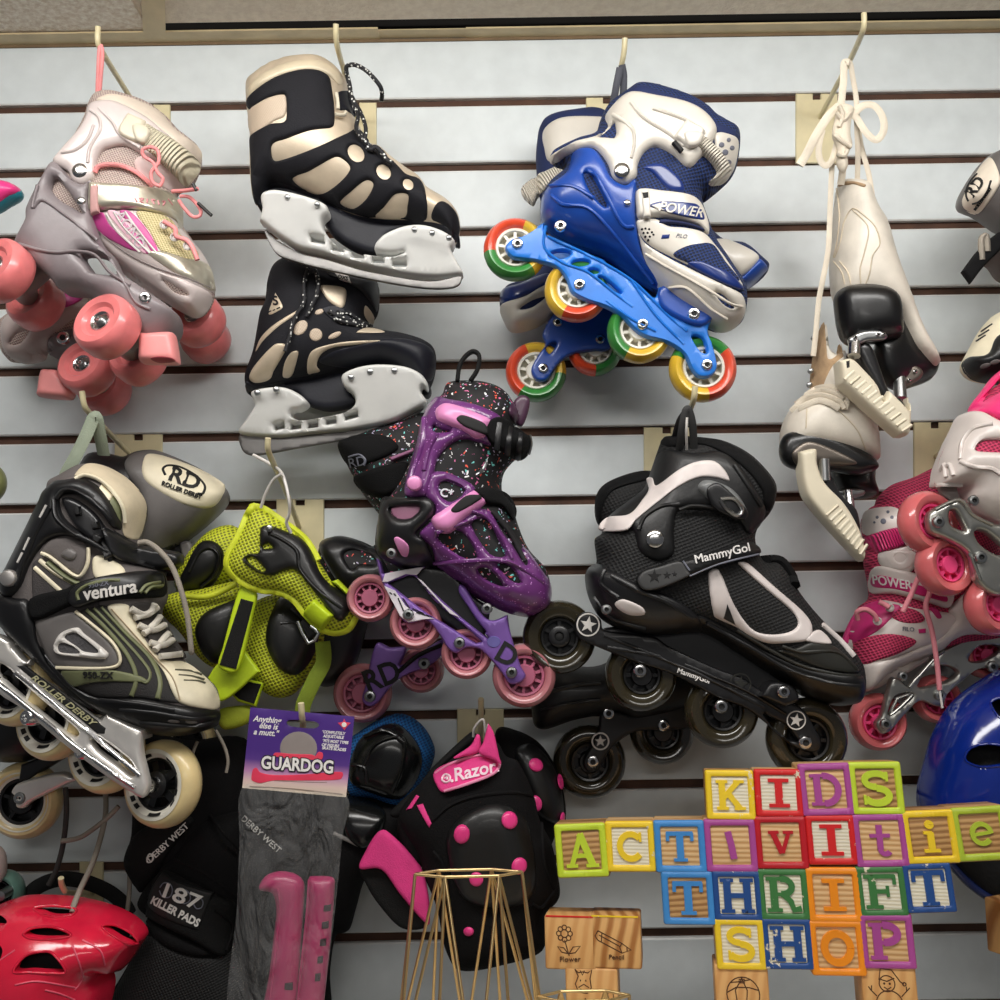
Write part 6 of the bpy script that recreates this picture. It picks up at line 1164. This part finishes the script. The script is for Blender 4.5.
block("266,158",205,-2,'purple block with letter D in the top row','D',PU)
block("467,153",206,-1,'lime block with letter S ending the top row','S',LI,False,mw,mw,gs=.62)
V(540,750,.25)
block("166,402",206,-3,'lime block with letter A starting the second row','A',LI,False,mw,mw,gs=.6)
block("362,386",194,-1,'yellow block with letter C in the second row beside the lime A','C',YE,True,cw,lw,gs=.56)
block("561,386",202,-1,'light blue block with letter T in the second row, with the pale wood face','T',BL,False,lw,lw,gs=.55)
block("764,382",204,-1,'purple block with slim bent stroke for a letter in the second row','l',PU,False,lw,lw,gs=.52)
V(760,750,.25)
block("86,370",204,-1,'dark red block with small v in the second row','v',DR,False,lw,lw,gs=.44,gw=1.05)
block("287,360",192,-1,'red worn block with letter I in the second row after the small v','I',RE,True,cw,lw,gs=.6)
block("484,362",206,-2,'purple block with lowercase t in the second row','t',PU,False,lw,mw,gs=.54)
block("684,348",205,-3,'yellow chipped block with lowercase i in the second row','i',YE,True,mw,mw,gs=.56)
block("888,335",208,-4,'olive-lime block with lowercase e cut by the picture edge','e',OLV,False,mw,mw,gs=.44)
V(540,750,.25)
block("593,592",204,-1,'light blue block with letter T starting the third row, before the navy H','T',BL,False,mw,lw,gs=.6)
block("790,583",190,-1,'navy worn block with letter H in the third row','H',NA,True,cw,lw,gs=.66)
V(760,750,.25)
block("95,578",194,-1,'green worn block with letter R in the third row','R',GR,True,cw,lw,gs=.66)
block("297,580",208,-1,'orange block with letter I in the third row between R and F','I',OR,False,lw,lw,gs=.56)
block("488,566",190,-2,'green worn block with letter F in the third row','F',GR,True,cw,lw,gs=.66)
block("678,552",190,-3,'navy worn block with letter T ending the third row','T',NA,True,cw,lw,gs=.68)
V(540,750,.25)
block("802,777",192,-1,'yellow worn block with letter S starting the bottom word','S',YE,True,cw,lw,gs=.62)
V(760,750,.25)
block("112,776",192,-1,'navy worn block with letter H in the bottom word','H',NA,True,cw,lw,gs=.66)
block("311,793",208,-1,'orange block with letter O in the bottom word','O',OR,False,lw,lw,gs=.6)
block("511,766",206,-1,'purple block with letter P ending the bottom word','P',PU,False,lw,lw,gs=.64)
# engraved blocks
cir=lambda cx,cy,r,n=20:arc(cx,cy,r,r,0,360,n)
flower=[cir(-.1,.16,.07)]+[cir(-.1+.11*math.cos(t*math.pi/4),.16+.11*math.sin(t*math.pi/4),.045,10) for t in range(8)]+[[(-.1,.04),(-.06,-.1),(-.02,-.24)],[(-.02,-.2),(.1,-.18),(.2,-.06),(.06,-.08),(-.02,-.2)],[(-.04,-.2),(-.16,-.18),(-.24,-.08),(-.12,-.1),(-.04,-.2)]]
pencil=[[(-.34,.2),(.12,-.02),(.3,-.14),(.12,-.2),(-.34,.02),(-.4,.1),(-.34,.2)],[(.12,-.02),(.08,-.1),(.12,-.2)],[(-.32,.12),(.08,-.08)],[(-.26,.17),(-.28,-.01)],[(.22,-.09),(.22,-.16)]]
pony=[[(-.3,.46),(-.24,.34),(-.3,.2),(-.24,.06),(-.08,.04),(.0,.14),(-.02,.3),(.02,.46),(-.06,.4),(-.14,.42),(-.24,.4),(-.3,.46)],[(-.24,.14),(-.14,.2),(-.04,.14)],cir(-.2,.1,.012,6),cir(-.08,.1,.012,6),[(-.2,.28),(-.2,.25)],[(-.1,.28),(-.1,.25)],[(0,.1),(.2,.12),(.3,.04),(.34,-.1),(.3,-.3),(.22,-.3),(.2,-.12),(.02,-.12),(.0,-.3),(-.1,-.3),(-.12,-.04)],[(.3,.06),(.4,.1),(.42,-.06),(.36,-.14)],[(-.2,.44),(-.16,.36),(-.12,.44)]]
ball=[cir(.02,-.02,.3,28),[(-.2,.18),(-.02,.2),(.16,.24)],[(.0,.27),(.1,.05),(.06,-.3)],[(.02,.27),(-.12,.05),(-.08,-.3)],[(-.28,.0),(-.1,.1),(.14,.1),(.3,.06)],[(-.04,.18),(.06,.18),(.06,.24),(-.04,.24),(-.04,.18)]]
snow=[cir(-.04,.16,.14,24),cir(-.02,-.2,.24,28),[(-.18,.22),(-.14,.42),(.06,.4),(.2,.2),(.26,.16)],cir(.27,.16,.03,10),[(-.18,.24),(-.04,.2),(.1,.26)],cir(-.09,.16,.012,6),cir(.01,.16,.012,6),[(-.1,.1),(-.04,.06),(.03,.1)],[(.2,-.06),(.3,.04),(.36,.1)],[(.3,.04),(.3,.12)],[(-.24,-.06),(-.34,.04),(-.38,.1)],[(-.33,.03),(-.32,.12)]]
V(540,750,.25)
block("120,772",200,0,'plain wooden block engraved with a flower',draw=flower,face=hw,body=hw,top=RE)
text('Flower',"120,838",30,-1,M('burnt line',(84,52,28),.8),SGN,t=.0004)
block("303,770",196,0,'striped pine block engraved with a pencil beside the flower block',draw=pencil,face=pw,body=pw,top=YE)
text('Pencil',"306,830",27,1,M('burnt line',(84,52,28),.8),SGN,t=.0004)
block("207,986",204,0,'plain wooden block engraved with a pony under the flower and pencil blocks',draw=pony,face=hw,body=hw)
block("810,975",206,0,'plain wooden block engraved with a beach ball under the yellow S',draw=ball,face=hw,body=hw)
V(760,750,.25)
block("523,974",206,0,'plain wooden block engraved with a snowman in a cap under the purple P',draw=snow,face=hw,body=hw)
block("1122,742",212,0,'plain honey wood block turned to show a corner, at the picture edge',face=pw,body=pw,rotz=24)
block("1190,960",210,0,'plain honey wood block out past the picture edge',face=hw,body=hw)
# stand below the frame that carries blocks and wire stand
single(); zs=P(*px("523,1077")[0][:2],BD).z-.0005
v_,f_=box_data(((-.2+.75)/2,-.33,zs-.014),(.475,0,0),(0,.125,0),(0,0,.010)); sh_=mk('display_shelf',v_,f_,M('shelf laminate',(196,190,178),.5),None,smooth=False); fixn(sh_); props(sh_,'plain display shelf just under the picture edge carrying blocks and gold wire','shelf')
# ================================================================ gold wire stands
gold=M('brass wire',(238,208,150),.3,1,var=.03)
def wire_stand(label,c,top_z,r0x,r0y,r1,n=6,rot=0,bot=None):
    c=Vector(c); thing('wire_stand',label,'wire stand',(c.x,c.y,bot),'gold wire stands'); T=[];B=[]
    for k in range(n):
        a=2*math.pi*(k+rot)/n; T.append(Vector((c.x+r0x*math.cos(a),c.y+r0y*math.sin(a),top_z))); a+=math.pi/n; B.append(Vector((c.x+r1*math.cos(a),c.y+r1*.75*math.sin(a),bot+.002)))
    for nm,R in (('top_ring',T),('base_ring',B)):
        vs=[];fs=[]
        for k in range(n):
            a,b=tube_data([R[k],R[(k+1)%n]],.0012,8,off=len(vs)); vs+=a;fs+=b
        mk(nm,vs,fs,gold,ang=60)
    for k in range(n):
        for e in (B[k],B[k-1],(B[k]+B[k-1])/2): tube3('wire_leg',[T[k],e],.0012,gold,n=1)
tc=P(468.6,873,.30); wire_stand('tall gold wire stand of zigzag legs in front of the Razor pads',(tc.x,tc.y,0),tc.z,.0415,.012,.066,6,.08,zs)
tc=P(584,996,.32); wire_stand('low gold wire stand in front of the engraved pony block',(tc.x,tc.y,0),tc.z,.034,.012,.036,6,.0,zs)
